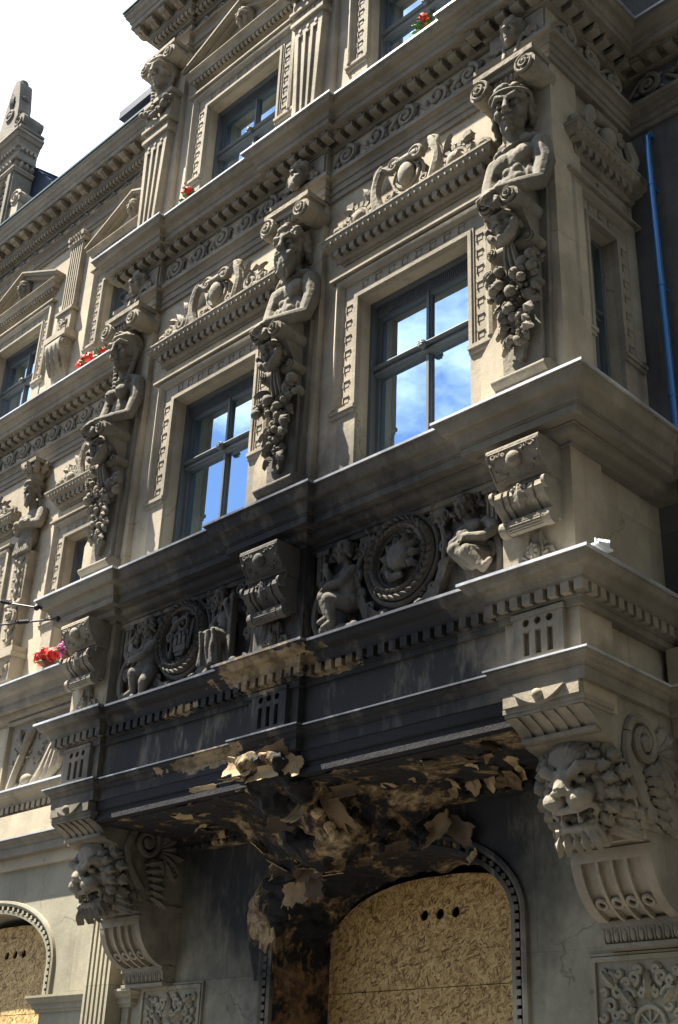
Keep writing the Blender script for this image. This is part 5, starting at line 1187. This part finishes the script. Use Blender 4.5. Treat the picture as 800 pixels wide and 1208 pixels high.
# ------------------------------------------------------------------ roof edge, attic and corner turret of the gable
m = MB()
m.add([(XW, YM - .1, 14.07), (XE, YM - .1, 14.07), (XE, 6, 16.2), (XW, 6, 16.2)], [(0, 1, 2, 3)])
m.add([(XL + .05, .2, 14.065), (XR - .05, .2, 14.065), (XR - .05, 3, 15.2), (XL + .05, 3, 15.2)], [(0, 1, 2, 3)])
m.add([(XW, 6, 16.2), (XE, 6, 16.2), (XE, 6, 13.5), (XW, 6, 13.5)], [(0, 1, 2, 3)])
RF = put('roof', m, 'slate', B)
m = MB(); m.box(-11.85, XL + .3, 1.25, 2.4, 14.02, 14.66); m.box(-11.95, XL + .35, .98, 2.5, 14.66, 14.80); put('attic_eave', m, 'slate', RF)
TW = MB(); tx0, tx1, ty0, ty1 = -16.12, -14.75, .88, 1.22
TW.box(tx0, tx1, ty0, ty1, 14.06, 15.62)
for x in (tx0 + .05, tx1 - .12): TW.box(x, x + .08, ty0 - .03, ty0 + .02, 14.1, 15.3)
tw = put('gable_turret', TW, 'figure', B, label='carved stone gable turret with scrolled pinnacle above the eaves')
m = MB()
for i in range(8):
    z = 14.25 + .13 * i
    for q in (-15.05, -15.43, -15.81):
        for s in (-1, 1): m.spiral((q + s * .09, z), .06, .012, 1.4, PI / 2, s, .02, .012, ty0 - .01, 6, 14); m.leaf((q, ty0 - .01, z), (q + s * .1, ty0 - .03, z + .08), .035)
put('carving', m, 'carved', tw)
tp = [(tx0, ty1), (tx0, ty0), (tx1, ty0), (tx1, ty1)]
m = MB(); m.sweep([(-.03, 15.34), (.03, 15.34), (.04, 15.38), (.05, 15.39), (.05, 15.42), (-.03, 15.43)], tp)
for i in range(13): m.leaf((tx0 + .08 + .1 * i, ty0, 15.43), (tx0 + .08 + .1 * i, ty0 - .06, 15.57), .05)
for i in range(3): m.leaf((tx1, ty0 + .08 + .1 * i, 15.43), (tx1 + .06, ty0 + .08 + .1 * i, 15.57), .05, (1, 0, 0))
m.sweep([(-.03, 15.6), (.04, 15.6), (.05, 15.63), (.02, 15.64), (.02, 15.84), (.045, 15.85), (.05, 15.90)] + arcp(.06, 15.91, .15, 16.04, 's', 5) + [(.17, 16.04), (.17, 16.09), (-.05, 16.12)], tp)
m.box(tx0 + .002, tx1 - .002, ty0 + .002, ty1, 15.6, 16.11); put('turret_cornice', m, 'cornice', tw)
for i in range(16): place('dentil', me_d5, 'stone', tw, T(tx0 + .04 + i * .086, ty0 + .06, 15.78) @ SC(1.1))
for i in range(4): place('dentil', me_d5, 'stone', tw, T(tx1 - .06, ty0 + .04 + i * .08, 15.78) @ RZ(PI / 2) @ SC(1.1))
m = MB(); cx, cy = -15.42, 1.05
m.box(cx - .66, cx + .66, .86, 1.24, 16.12, 16.26); m.box(cx - .70, cx + .70, .82, 1.28, 16.26, 16.31)
o_ = [(.60, 16.31), (.66, 16.42), (.66, 16.58), (.56, 16.66), (.42, 16.66), (.30, 16.74), (.25, 16.92), (.23, 17.15), (.17, 17.45), (.11, 17.74), (.05, 17.82)]
m.poly(o_ + [(-x, z) for x, z in reversed(o_)], .93, 1.17); m.v = [(x + (cx if abs(x) < 5 else 0), y, z) for x, y, z in m.v]
for s in (-1, 1): m.tube([(cx + s * .53, .86, 16.50), (cx + s * .53, 1.24, 16.50)], .15, 14); m.spiral((cx + s * .53, 16.5), .14, .02, 1.6, PI / 2, s, .03, .02, .855, 6, 20); m.ell((cx + s * .28, 1.05, 16.72), (.09, .1, .09)); m.ell((cx + s * .24, 1.05, 17.0), (.06, .09, .07)); m.ell((cx + s * .19, 1.05, 17.35), (.05, .08, .06))
m.ring((cx, .925, 17.0), .10, .03, 'y', 18, 6); m.ell((cx, .93, 17.0), (.06, .04, .06)); m.leaf((cx, .93, 17.1), (cx, .91, 17.5), .08); m.ell((cx, 1.05, 17.84), (.08, .09, .07))
put('pinnacle', m, 'figure', tw)
m = MB(); m.tube([(tx1 + .15, ty0 + .04, 14.72), (tx1 + .15, ty0 + .34, 14.72)], .14, 14); m.box(tx1 - .01, tx1 + .25, ty0 + .05, ty0 + .3, 14.06, 14.6); m.spiral((tx1 + .15, 14.72), .14, .03, 1.6, 0, 1, .03, .02, ty0 + .04, 7, 22); put('side_scroll', m, 'stone', tw)
m = MB(); m.add([(tx1 - .1, 1.25, 14.05), (tx1 + 1.5, 1.25, 14.05), (tx1 - .1, 1.25, 15.75), (tx1 - .1, 2.6, 14.4), (tx1 + 1.5, 2.6, 14.4), (tx1 - .1, 2.6, 15.9)], [(0, 1, 2), (1, 4, 5, 2), (3, 5, 4), (0, 3, 4, 1), (0, 2, 5, 3)])
for i in range(6): p = Vector((tx1 - .1, 1.24, 15.75)).lerp(Vector((tx1 + 1.5, 1.24, 14.05)), (i + .5) / 6); m.tube([p, p + Vector((0, 1.35, .25))], .022, 6)
put('turret_roof', m, 'slate', tw)
# ------------------------------------------------------------------ burnt underside of the bay and falling plaster
m = MB(); m.box(PIER[0][1] - .02, PIER[2][0] + .02, .12, YG + .01, 3.935, 3.985); put('soffit', m, 'peel_less', B, label='charred soffit of the bay with peeling plaster')
m = MB()
m.box(PIER[0][1], PIER[2][0], .032, .12, 4.045, 4.116); m.box(PIER[0][1], PIER[2][0], .052, .12, 3.985, 4.045); m.box(PIER[0][1], PIER[2][0], .040, .118, 3.945, 3.985)
m.tube([(PIER[0][1], .048, 4.045), (PIER[2][0], .048, 4.045)], .016, 8); put('lower_architrave', m, 'char', B)
m = MB(); m.box(PIER[0][1], PIER[2][0], .94, YG + .005, 3.84, 3.934); m.box(PIER[0][1], PIER[2][0], .90, YG, 3.885, 3.932)
for i in range(36): x = PIER[0][1] + .06 + i * .12; m.ell((x, .93, 3.865), (.045, .03, .04), 8, 6)
put('wall_crown', m, 'peel', B)
def n3(p, s=1.0): return noise.noise(Vector(p) * s)
# what is left of the middle console: a ragged mass of charred render
m = MB(); ku, kv = 110, 60; vs = []; fs = []
for i in range(ku + 1):
    u = i / ku; x = -7.98 + 2.35 * u
    bulge = math.exp(-((x + 6.85) / .42) ** 2)
    low = math.exp(-((x + 7.25) / .75) ** 2)
    for j in range(kv + 1):
        v = j / kv
        y = .10 + .86 * v - .10 * bulge * (1 - v)
        z = 3.955 - .01 * v - (.40 + .08 * low) * v ** 4.5 + .10 * bulge * (1 - v) ** 2 - .16 * bulge * math.sin(PI * min(1, v * 1.05)) ** 2
        zlim = archz(x, AX[0], AH, AZ, AR) + .02
        if v > .6: z = z * (1 - (v - .6) / .4) + max(zlim, min(z, 3.55 + .2 * abs(x + 6.6))) * (v - .6) / .4 if abs(x - AX[0]) < AH else z
        p = Vector((x, y, z)); d = .06 * n3(p, 2.6) + .06 * n3(p + Vector((5, 1, 2)), 6) + .04 * n3(p, 13)
        edge = min(1, 5 * u, 2.6 * (1 - u) + .25 * n3((v * 3, u * 2, 3))); edge = max(0, edge); k = edge
        z = z - (.02 + d) * (1 if v < .95 else .3); z = 3.972 + (z - 3.972) * edge ** .7
        vs.append((x, y - abs(d) * .6 * k * (v > .02) + (1 - edge) * .04 * v, z))
for i in range(ku):
    for j in range(kv): a = i * (kv + 1) + j; fs.append((a, a + 1, a + kv + 2, a + kv + 1))
m.add(vs, fs); put('burnt_render', m, 'peel', B, label='charred, ragged render where a console has burnt away', sharp=70)
# the block over it, with the torn lip of the string moulding
def flake_mesh(seed, curl, jag=.3, n=11, thick=.08):
    rr = random.Random(seed); m = MB(); top = []; ring = 4
    ang = [2 * PI * i / n + rr.uniform(-.2, .2) for i in range(n)]; rad = [1 + rr.uniform(-jag, jag * .7) for q in ang]
    vs = [(0, 0, 0)]
    def cv(x, z, o): return (x, -curl * (max(0, z + .3)) ** 2 + .12 * math.sin(3 * x + seed) + .06 * math.sin(7 * z + seed) + o, z)
    for o in (0, thick):
        base = len(vs) - 1 if o == 0 else len(vs)
        if o: vs.append(cv(0, 0, o))
        else: vs[0] = cv(0, 0, 0)
        for q in range(1, ring + 1):
            for a, r in zip(ang, rad): t = q / ring; rr_ = r * t if q == ring else (1 + (r - 1) * t) * t; vs.append(cv(rr_ * math.cos(a), rr_ * math.sin(a), o))
    fs = []; S = 1 + ring * n
    for o in (0, 1):
        b = o * S
        for j in range(n): fs.append((b, b + 1 + j, b + 1 + (j + 1) % n))
        for q in range(ring - 1):
            for j in range(n): fs.append((b + 1 + q * n + j, b + 1 + q * n + (j + 1) % n, b + 1 + (q + 1) * n + (j + 1) % n, b + 1 + (q + 1) * n + j))
    e = 1 + (ring - 1) * n
    for j in range(n): fs.append((e + j, e + (j + 1) % n, S + e + (j + 1) % n, S + e + j))
    m.add(vs, fs); return m.mesh('plaster_flake', 50)
FL = [flake_mesh(i, (.1, .3, .6, .2)[i % 4], (.3, .45, .55)[i % 3]) for i in range(8)]
FD = [f.copy() for f in FL]
def curl_mesh(seed, curl, nx=12, nz=10, thick=.05):
    """ragged skin hanging from z = 0 down to -1, rolling forwards"""
    rr = random.Random(seed); m = MB(); S = (nx + 1) * (nz + 1); fs = []; vs = []
    sm = lambda k, a: [a * .6 * math.sin(q * 1.1 + seed * k) + a * rr.uniform(-.55, .55) for q in range(15)]; L0 = sm(1, .12); R0 = sm(2, .12); T0 = sm(3, .06); B0 = sm(4, .16)
    for o in (0, thick):
        for i in range(nx + 1):
            for j in range(nz + 1):
                u, v = i / nx, j / nz; x = -1 + 2 * u + (L0[j] * (1 - u) ** 4 + R0[j] * u ** 4) + .25 * math.sin(v * 2.5 + seed) * v; q = v * (1 + B0[i] * v ** 2) + T0[i] * (1 - v) ** 3
                a = curl * q; y = -(1 - math.cos(a)) / curl if abs(curl) > .01 else 0; z = -math.sin(a) / curl if abs(curl) > .01 else -q
                n_ = .07 * noise.noise(Vector((x * 1.8, q * 2.2, seed))) + .03 * noise.noise(Vector((x * 5, q * 5, seed)))
                vs.append((x, y + n_ + o * math.cos(a), z + o * math.sin(a)))
    k = nz + 1
    for i in range(nx):
        for j in range(nz): a = i * k + j; fs += [(a, a + 1, a + k + 1, a + k), (S + a, S + a + k, S + a + k + 1, S + a + 1)]
    for i in range(nx):
        for e in (0, nz): a = i * k + e; fs.append((a, a + k, S + a + k, S + a))
    for j in range(nz):
        for e in (0, nx): a = e * k + j; fs.append((a, a + 1, S + a + 1, S + a))
    m.add(vs, fs); return m.mesh('plaster_curl', 60)
CU = [curl_mesh(40 + i, (.5, 1.3, -.8, 2.0, .2, 1.0)[i]) for i in range(6)]; CUD = [q.copy() for q in CU]
def curl(x, y, z, w, h, rx, ry, rz, k, dark=False): place('plaster_curl', (CUD if dark else CU)[k], 'flake_dark' if dark else 'flake', B, T(x, y, z) @ RZ(R(rz)) @ RY(R(ry)) @ RX(R(rx)) @ SC(w, h, h))
def lump_mesh(seed):
    m = MB(); m.ell((0, 0, 0), 1, 11, 7); o = Vector((seed * 3.1, 1.7, seed))
    m.v = [tuple(Vector(v) * (1 + .55 * noise.noise(Vector(v) * 1.1 + o) + .3 * noise.noise(Vector(v) * 2.6 + o) + .16 * noise.noise(Vector(v) * 6 + o))) for v in m.v]; return m.mesh('render_lump', 12)
LUMP = [lump_mesh(i) for i in range(6)]; LUMPD = [q.copy() for q in LUMP]
def flake(x, y, z, s, rx, ry, rz, k, dark=False, asp=.7):
    """local flake lies in XZ and curls towards -y; rx tips it down from the wall"""
    place('plaster_flake', (FD if dark else FL)[k % 8], 'flake_dark' if dark else 'flake', B, T(x, y, z) @ RZ(R(rz)) @ RX(R(rx)) @ RY(R(ry)) @ SC(s, s, s * asp))
# stump of the console under the middle block
b = MB()
for i, (x, y, z, rx, ry, rz) in enumerate(((-6.86, .02, 4.06, .18, .14, .10), (-6.62, .0, 4.08, .16, .13, .09), (-6.74, .10, 3.98, .26, .16, .10), (-6.56, .2, 3.90, .17, .16, .10), (-6.9, .25, 3.88, .16, .18, .09), (-6.72, .45, 3.78, .22, .2, .12), (-6.6, .68, 3.66, .24, .2, .14), (-6.95, .75, 3.60, .22, .2, .12))): b.ell((x, y, z), (rx, ry, rz), 14, 10)
me = sculpt(b, .016, 1, 'console_stump')
for v in me.vertices: p = v.co.copy(); v.co = p + Vector((n3(p, 5), n3(p + Vector((3, 0, 0)), 5), n3(p + Vector((0, 7, 0)), 5))) * .07 + Vector((n3(p, 14), n3(p, 17), n3(p, 12))) * .03
place('console_stump', me, 'peel', B, label='charred stump of the lost middle console')
CURLS = [ # position, width, length, tip, roll, turn, kind, dark
 (-6.92, -.10, 4.13, .15, .16, 30, 8, 0, 1, 0), (-6.60, -.10, 4.17, .13, .13, 10, -12, 8, 2, 1), (-6.74, -.08, 4.03, .17, .12, 60, 0, 0, 3, 0), (-6.42, -.01, 4.08, .09, .14, 15, 20, 10, 0, 0),
 (-7.2, .03, 4.04, .18, .10, 50, 4, 0, 5, 0), (-7.52, .03, 4.03, .16, .06, 35, 2, 0, 4, 0),
 (-6.60, .30, 3.90, .045, .34, 4, 14, 20, 1, 0), (-6.44, .34, 3.92, .11, .33, 8, -8, -14, 2, 1), (-6.24, .30, 3.90, .12, .12, 50, 0, 0, 3, 1), (-7.0, .42, 3.84, .12, .2, 25, 10, 20, 5, 1),
 (-5.90, .93, 3.74, .13, .22, 14, -18, -6, 5, 0), (-5.66, .95, 3.70, .13, .24, 8, 30, 4, 2, 1), (-5.62, 1.0, 3.46, .05, .10, 10, -40, 0, 1, 0),
 (-7.66, .95, 3.80, .08, .20, 4, 35, 0, 3, 0), (-7.42, .94, 3.66, .14, .22, 14, 12, 8, 5, 1), (-7.18, .90, 3.62, .15, .20, 20, -8, 0, 0, 1), (-6.9, .90, 3.58, .15, .15, 24, 5, 0, 1, 0), (-6.3, .92, 3.60, .15, .12, 20, -6, 0, 5, 1),
 (-7.62, 1.0, 3.44, .13, .26, 6, 22, 0, 2, 0), (-7.40, .98, 3.44, .12, .18, 12, -10, 14, 0, 0), (-7.18, .97, 3.44, .10, .15, 14, 15, 0, 4, 1), (-6.95, .97, 3.50, .11, .10, 20, 0, 0, 3, 0), (-7.72, 1.02, 3.26, .07, .3, 4, 8, 0, 4, 0), (-6.62, .97, 3.54, .07, .08, 16, 0, 0, 1, 0)]
for q in CURLS: curl(*q)
rq = random.Random(77)
for i in range(22):      # skins round the left shoulder of the arch
    t = i / 21; x = -7.78 + 1.15 * t; z = archz(x, AX[0], AH + .1) + .08 + .30 * rq.random() * (1 - .5 * t); curl(x, 1.0 - .06 * rq.random(), z, rq.uniform(.05, .11), rq.uniform(.10, .2), rq.uniform(2, 14), rq.uniform(-40, 40), rq.uniform(-10, 16), rq.randrange(6), rq.random() < .55)
rr = random.Random(12)
for i in range(26):      # crumbled render clinging to the stump of the console
    if i < 8: x, y, z = rr.gauss(-6.74, .2), rr.uniform(-.10, .2), rr.uniform(3.93, 4.16)
    elif i < 16: x, y, z = rr.gauss(-6.7, .32), rr.uniform(.2, .7), rr.uniform(3.55, 3.85)
    else: x, y, z = rr.uniform(-7.6, -5.8), rr.uniform(.82, .95), rr.uniform(3.5, 3.75)
    k = rr.randrange(6); dk = rr.random() < .8
    place('render_lump', (LUMPD if dk else LUMP)[k], 'char' if dk else 'flake', B, T(x, y, z) @ RZ(rr.uniform(0, 6)) @ RX(rr.uniform(0, 6)) @ SC(rr.uniform(.03, .08), rr.uniform(.03, .05), rr.uniform(.03, .06)))
for i in range(26):      # loose skins under the soffit, thickest to the right of the mass
    x = rr.uniform(-6.1, -4.62) if i < 18 else rr.uniform(-8.4, -7.2); y = rr.uniform(.18, .8) if i % 3 else rr.uniform(.55, .88)
    flake(x, y, 3.928, rr.uniform(.05, .11), 90 + rr.uniform(-5, 5), rr.uniform(0, 360), 0, rr.randrange(8), rr.random() < .45, rr.uniform(.35, .8))
for i in range(16):      # skins along the inner wall band
    x = rr.uniform(-5.9, -4.9) if i < 10 else rr.uniform(-8.3, -7.4); flake(x, .885, 3.90 + rr.uniform(-.03, .02), rr.uniform(.05, .10), rr.uniform(-10, 15), rr.uniform(0, 90), 0, rr.randrange(8), rr.random() < .25, .7)
# left jamb of the arch, render burnt off in sheets
m = MB(); kz, ky = 40, 14; vs = []; fs = []
for i in range(kz + 1):
    z = .2 + 2.85 * i / kz
    for j in range(ky + 1): y = YG + .02 + .62 * j / ky; d = .02 * n3((z * 2, y * 3, 1), 1.3) + .012 * n3((z * 7, y * 7, 4)); vs.append((AX[0] - AH + .012 + abs(d), y, z))
for i in range(kz):
    for j in range(ky): a = i * (ky + 1) + j; fs.append((a, a + 1, a + ky + 2, a + ky + 1))
m.add(vs, fs); put('burnt_jamb', m, 'peel_jamb', B, sharp=70)
# rough, blistered render round the left shoulder and along the underside of the arch
m = MB(); kt, ks = 90, 44; vs = []; fs = []
for i in range(kt + 1):
    t = i / kt; a = PI * (1.0 - .70 * max(0, (t - .12) / .88)); x0_ = AX[0] + AH * math.cos(a); z0_ = archz(x0_, AX[0]) if t > .12 else 2.72 + (AZ - 2.72) * t / .12
    nx_, nz_ = (math.cos(a), math.sin(a)) if t > .12 else (-1, 0)
    fade = min(1, 4 * t, 3.2 * (1 - t) + .4 * n3((t * 6, 1, 2))); fade = max(0, fade)
    for j in range(ks + 1):
        q = j / ks; d = .07 * n3((t * 7, q * 4, 3)) + .05 * n3((t * 16, q * 9, 7)) + .03 * n3((t * 34, q * 20, 1))
        if q < .38: off = (.40 - .40 * q / .38) * (.55 + .45 * fade); y = YG - .006 - (.012 + abs(d) * .75) * fade - .05 * fade * math.sin(PI * q / .38); r_ = off + d * .3 * fade
        else: y = YG - .01 + .645 * (q - .38) / .62; r_ = -(.008 + (.01 + abs(d)) * fade)
        if q < .03: y = YG + .01
        vs.append((x0_ + nx_ * r_, y, z0_ + nz_ * r_))
for i in range(kt):
    for j in range(ks): a = i * (ks + 1) + j; fs.append((a, a + 1, a + ks + 2, a + ks + 1))
m.add(vs, fs); put('burnt_arch_render', m, 'peel', B, sharp=70)
# ------------------------------------------------------------------ strand boards closing the arches
def board(outline, holes, y0, t):
    bm = bmesh.new(); ed = []
    for lp in [outline] + holes:
        vv = [bm.verts.new((x, y0, z)) for x, z in lp]; ed += [bm.edges.new((vv[i], vv[(i + 1) % len(vv)])) for i in range(len(vv))]
    bmesh.ops.triangle_fill(bm, edges=ed, use_beauty=True, use_dissolve=False)
    r = bmesh.ops.extrude_face_region(bm, geom=bm.faces[:]); bmesh.ops.translate(bm, verts=[v for v in r['geom'] if isinstance(v, bmesh.types.BMVert)], vec=(0, t, 0))
    bmesh.ops.recalc_face_normals(bm, faces=bm.faces[:]); me = bpy.data.meshes.new('strand_board'); bm.to_mesh(me); bm.free(); return me
circ = lambda x, z, r: [(x + r * math.cos(2 * PI * i / 14), z + r * math.sin(2 * PI * i / 14)) for i in range(14)]
for cx, zs, hx, nm in ((AX[0], 2.67, -6.49, 'under the burnt bay'), (AX[1], 2.62, -12.0, 'beside the fluted pilaster')):
    w = AH + .03
    top = [(cx + w, zs + .003), (cx + w, archz(cx + AH, cx) - .06)] + [(cx + AH * math.cos(PI * i / 24), archz(cx + AH * math.cos(PI * i / 24), cx) - .09 + .05 * abs(math.cos(PI * i / 24))) for i in range(1, 24)] + [(cx - w, archz(cx - AH, cx) - .06), (cx - w, zs + .003)]
    o = place('strand_board', board(top, [circ(hx + q * .16, 3.212, .042) for q in (-1, 0, 1)], 1.69 if cx == AX[0] else 1.34, .02), 'osb'); tag(o, 'arched strand board with three drilled holes, ' + nm, 'board')
    o = place('strand_board', board([(cx - w, .14), (cx + w, .14), (cx + w, zs - .003), (cx - w, zs - .003)], [], 1.69 if cx == AX[0] else 1.34, .02), 'osb'); tag(o, 'plain strand board closing the lower arch, ' + nm, 'board')
# ------------------------------------------------------------------ small things
t = thing('downpipe', 'glossy dark blue downpipe in the corner beside the narrow bay window', 'pipe', (-3.73, 1.05, .13))
m = MB(); m.tube([(-3.73, 1.25, 9.16), (-3.73, 1.12, 9.13), (-3.73, 1.06, 9.05), (-3.73, 1.055, 8.9), (-3.73, 1.055, 6.2), (-3.73, 1.04, 4.5), (-3.73, .98, 4.2), (-3.73, .98, .14)], .03, 14); put('pipe', m, 'pipe', t)
for z in (8.55, 7.55, 6.55): m = MB(); m.tube([(-3.73, 1.055, z - .02), (-3.73, 1.055, z + .02)], .035, 14); m.tube([(-3.73, 1.06, z), (-3.73, 1.2, z)], .012, 6); put('pipe_clamp', m, 'pipe', t)
def geranium(x, y, z, mat, label, n=3, spread=.1, s=.075):
    t = thing('geranium', label, 'flowers', (x, y, z)); rr = random.Random(int(-x * 100))
    m = MB(); m.tube([(x, y + .06, z), (x, y + .06, z + .12)], [.06, .08], 12); put('pot', m, 'pot', t)
    m = MB()
    for i in range(26): a = rr.uniform(0, 6.28); e = rr.uniform(-.3, .8); p = Vector((x, y + .05, z + .10)); d = Vector((math.cos(a) * math.cos(e), math.sin(a) * math.cos(e), math.sin(e))); m.leaf(p + d * .04, p + d * rr.uniform(.1, .17), .035, (0, 0, 1), .012, 2)
    put('foliage', m, 'green', t)
    for i in range(n):
        m = MB(); c = Vector((x + (i - (n - 1) / 2) * spread + rr.uniform(-.02, .02), y + rr.uniform(-.03, .03), z + .16 + rr.uniform(-.02, .05)))
        for k in range(34):
            v = Vector((rr.gauss(0, 1), rr.gauss(0, 1), rr.gauss(0, 1))).normalized(); q = v.orthogonal().normalized(); w = v.cross(q); p = c + v * s * rr.uniform(.75, 1); r_ = s * .36
            m.add([p + q * r_, p + w * r_, p - q * r_, p - w * r_, p + v * .008], [(0, 1, 4), (1, 2, 4), (2, 3, 4), (3, 0, 4)])
        m.ell(c, s * .75, 8, 6); m.tube([c, (x, y + .05, z + .08)], .006, 5); put('bloom', m, mat, t)
geranium(-11.50, .86, 6.11, 'red', 'red geranium on the sill cornice left of the bay', 3, .15, .09); geranium(-11.13, .86, 6.11, 'pink', 'pink geranium beside the left end of the bay', 2, .10, .085); geranium(-10.98, .88, 6.10, 'red', 'small red geranium half hidden behind the bay cornice', 1, .1, .06)
geranium(-11.74, .93, 10.185, 'red', 'bushy red geranium on the upper cornice beside the pilaster bracket', 3, .10, .075); geranium(-11.40, .93, 10.185, 'red', 'single red geranium bloom on the upper cornice near the bay', 1, .1, .07)
geranium(-8.33, -.19, 10.185, 'red', 'lone red bloom on the bay cornice beside the tapered pilaster', 1, .1, .065); geranium(-5.06, -.19, 10.185, 'red', 'lone red bloom below the upper window above the corner figure', 1, .1, .065)
for (A, P, lab) in (((-9.79, -.336, 6.02), (-10.33, -.45, 6.20), 'upper black cable with insulator reaching the bay cornice'), ((-9.60, -.20, 5.90), (-10.354, -.38, 5.985), 'lower black cable with insulator reaching the bay cornice')):
    A, P = Vector(A), Vector(P); t = thing('cable', lab, 'cable', A); d = (P - A).normalized(); Fv = A + d * 9
    m = MB(); m.tube([A.lerp(Fv, i / 12) - Vector((0, 0, .05 * math.sin(PI * i / 12))) for i in range(13)], .009, 6); put('wire', m, 'cable', t)
    m = MB()
    for i in range(4): q = A + d * (.40 + .035 * i); m.tube([q, q + d * .012], [.02, .026], 8)
    m.tube([A + d * .38, A + d * .56], .016, 8); put('insulator', m, 'cable', t)
    m = MB(); m.ell(A, (.03, .03, .03), 8, 6); m.tube([A, A + Vector((.1, .1, 0))], .012, 6); put('anchor', m, 'cable', t)
t = thing('bird_spike', 'small white ribbed plastic fan on the corner of the dentilled cornice', 'spike', (-3.72, -.05, 4.905))
m = MB(); m.box(-3.75, -3.69, -.13, .03, 4.90, 4.912); put('base', m, 'plastic', t)
m = MB()
for i in range(9):
    y = -.115 + .015 * i; h = .03 + .035 * i / 8; m.add([(-3.735, y, 4.912), (-3.705, y, 4.912), (-3.70, y + .012, 4.912 + h), (-3.725, y + .012, 4.912 + h), (-3.735, y + .006, 4.912), (-3.705, y + .006, 4.912), (-3.70, y + .018, 4.912 + h), (-3.725, y + .018, 4.912 + h)], [(0, 1, 2, 3), (7, 6, 5, 4), (0, 4, 5, 1), (1, 5, 6, 2), (2, 6, 7, 3), (3, 7, 4, 0)])
m.box(-3.722, -3.712, -.125, .03, 4.912, 4.945); put('fan', m, 'plastic', t)

# ------------------------------------------------------------------ unseen houses added to block sky light and darken the bay's side
def townhouse(label, W, wd, dp, h, nx, nz, gr):
    t = place('townhouse', None, None, None, W, label); t['category'] = 'building'
    fh = (h - 1.2) / nz; ops = []
    for i in range(nx):
        for j in range(nz): c = wd * (i + .5) / nx; ops.append((c - .55, c + .55, .9 + j * fh + .3, .9 + j * fh + 2.3))
    m = MB(); m.cells(0, wd, .0, h, 0, .35, ops); m.box(0, .3, .35, dp, 0, h); m.box(wd - .3, wd, .35, dp, 0, h); m.box(.3, wd - .3, dp - .3, dp, 0, h); m.box(.3, wd - .3, .9, 1.0, 0, h); put('wall', m, gr, t, W)
    m = MB(); m.sweep([(-.05, h - .5), (.08, h - .5), (.1, h - .3), (.35, h - .25), (.42, h), (-.05, h + .02)], [(0, dp), (0, 0), (wd, 0), (wd, dp)]); put('cornice', m, gr, t, W)
    m = MB(); m.add([(-.3, -.3, h + .01), (wd + .3, -.3, h + .01), (wd + .3, dp + .3, h + .01), (-.3, dp + .3, h + .01), (1.5, dp / 2, h + 3), (wd - 1.5, dp / 2, h + 3)], [(0, 1, 5, 4), (1, 2, 5), (2, 3, 4, 5), (3, 0, 4)]); put('roof', m, 'slate', t, W)
    g_ = MB(); g_.box(-.55, .55, .14, .145, -1.0, 1.0); gm = g_.mesh('pane'); f_ = MB()
    for a in (-.53, -.03, .47): f_.box(a, a + .06, .1, .16, -1, 1)
    for a in (-1, .3, .94): f_.box(-.55, .55, .102, .158, a, a + .06)
    fm = f_.mesh('window')
    for o_ in ops: q = W @ T((o_[0] + o_[1]) / 2, 0, (o_[2] + o_[3]) / 2); wn = place('window', fm, 'wood', t, q); place('pane', gm, 'glass', wn, q)
townhouse('added unseen brown townhouse blocking sky light across the street', T(22, -11.5, 0) @ RZ(PI), 31, 9, 17.5, 11, 5, 'brown_render')
townhouse('added unseen grey townhouse shading the side of the narrow bay window', T(4.0, -9, 0) @ RZ(-PI / 2) @ T(-9.9, 0, 0), 9.9, 9, 20, 4, 6, 'brown_render')
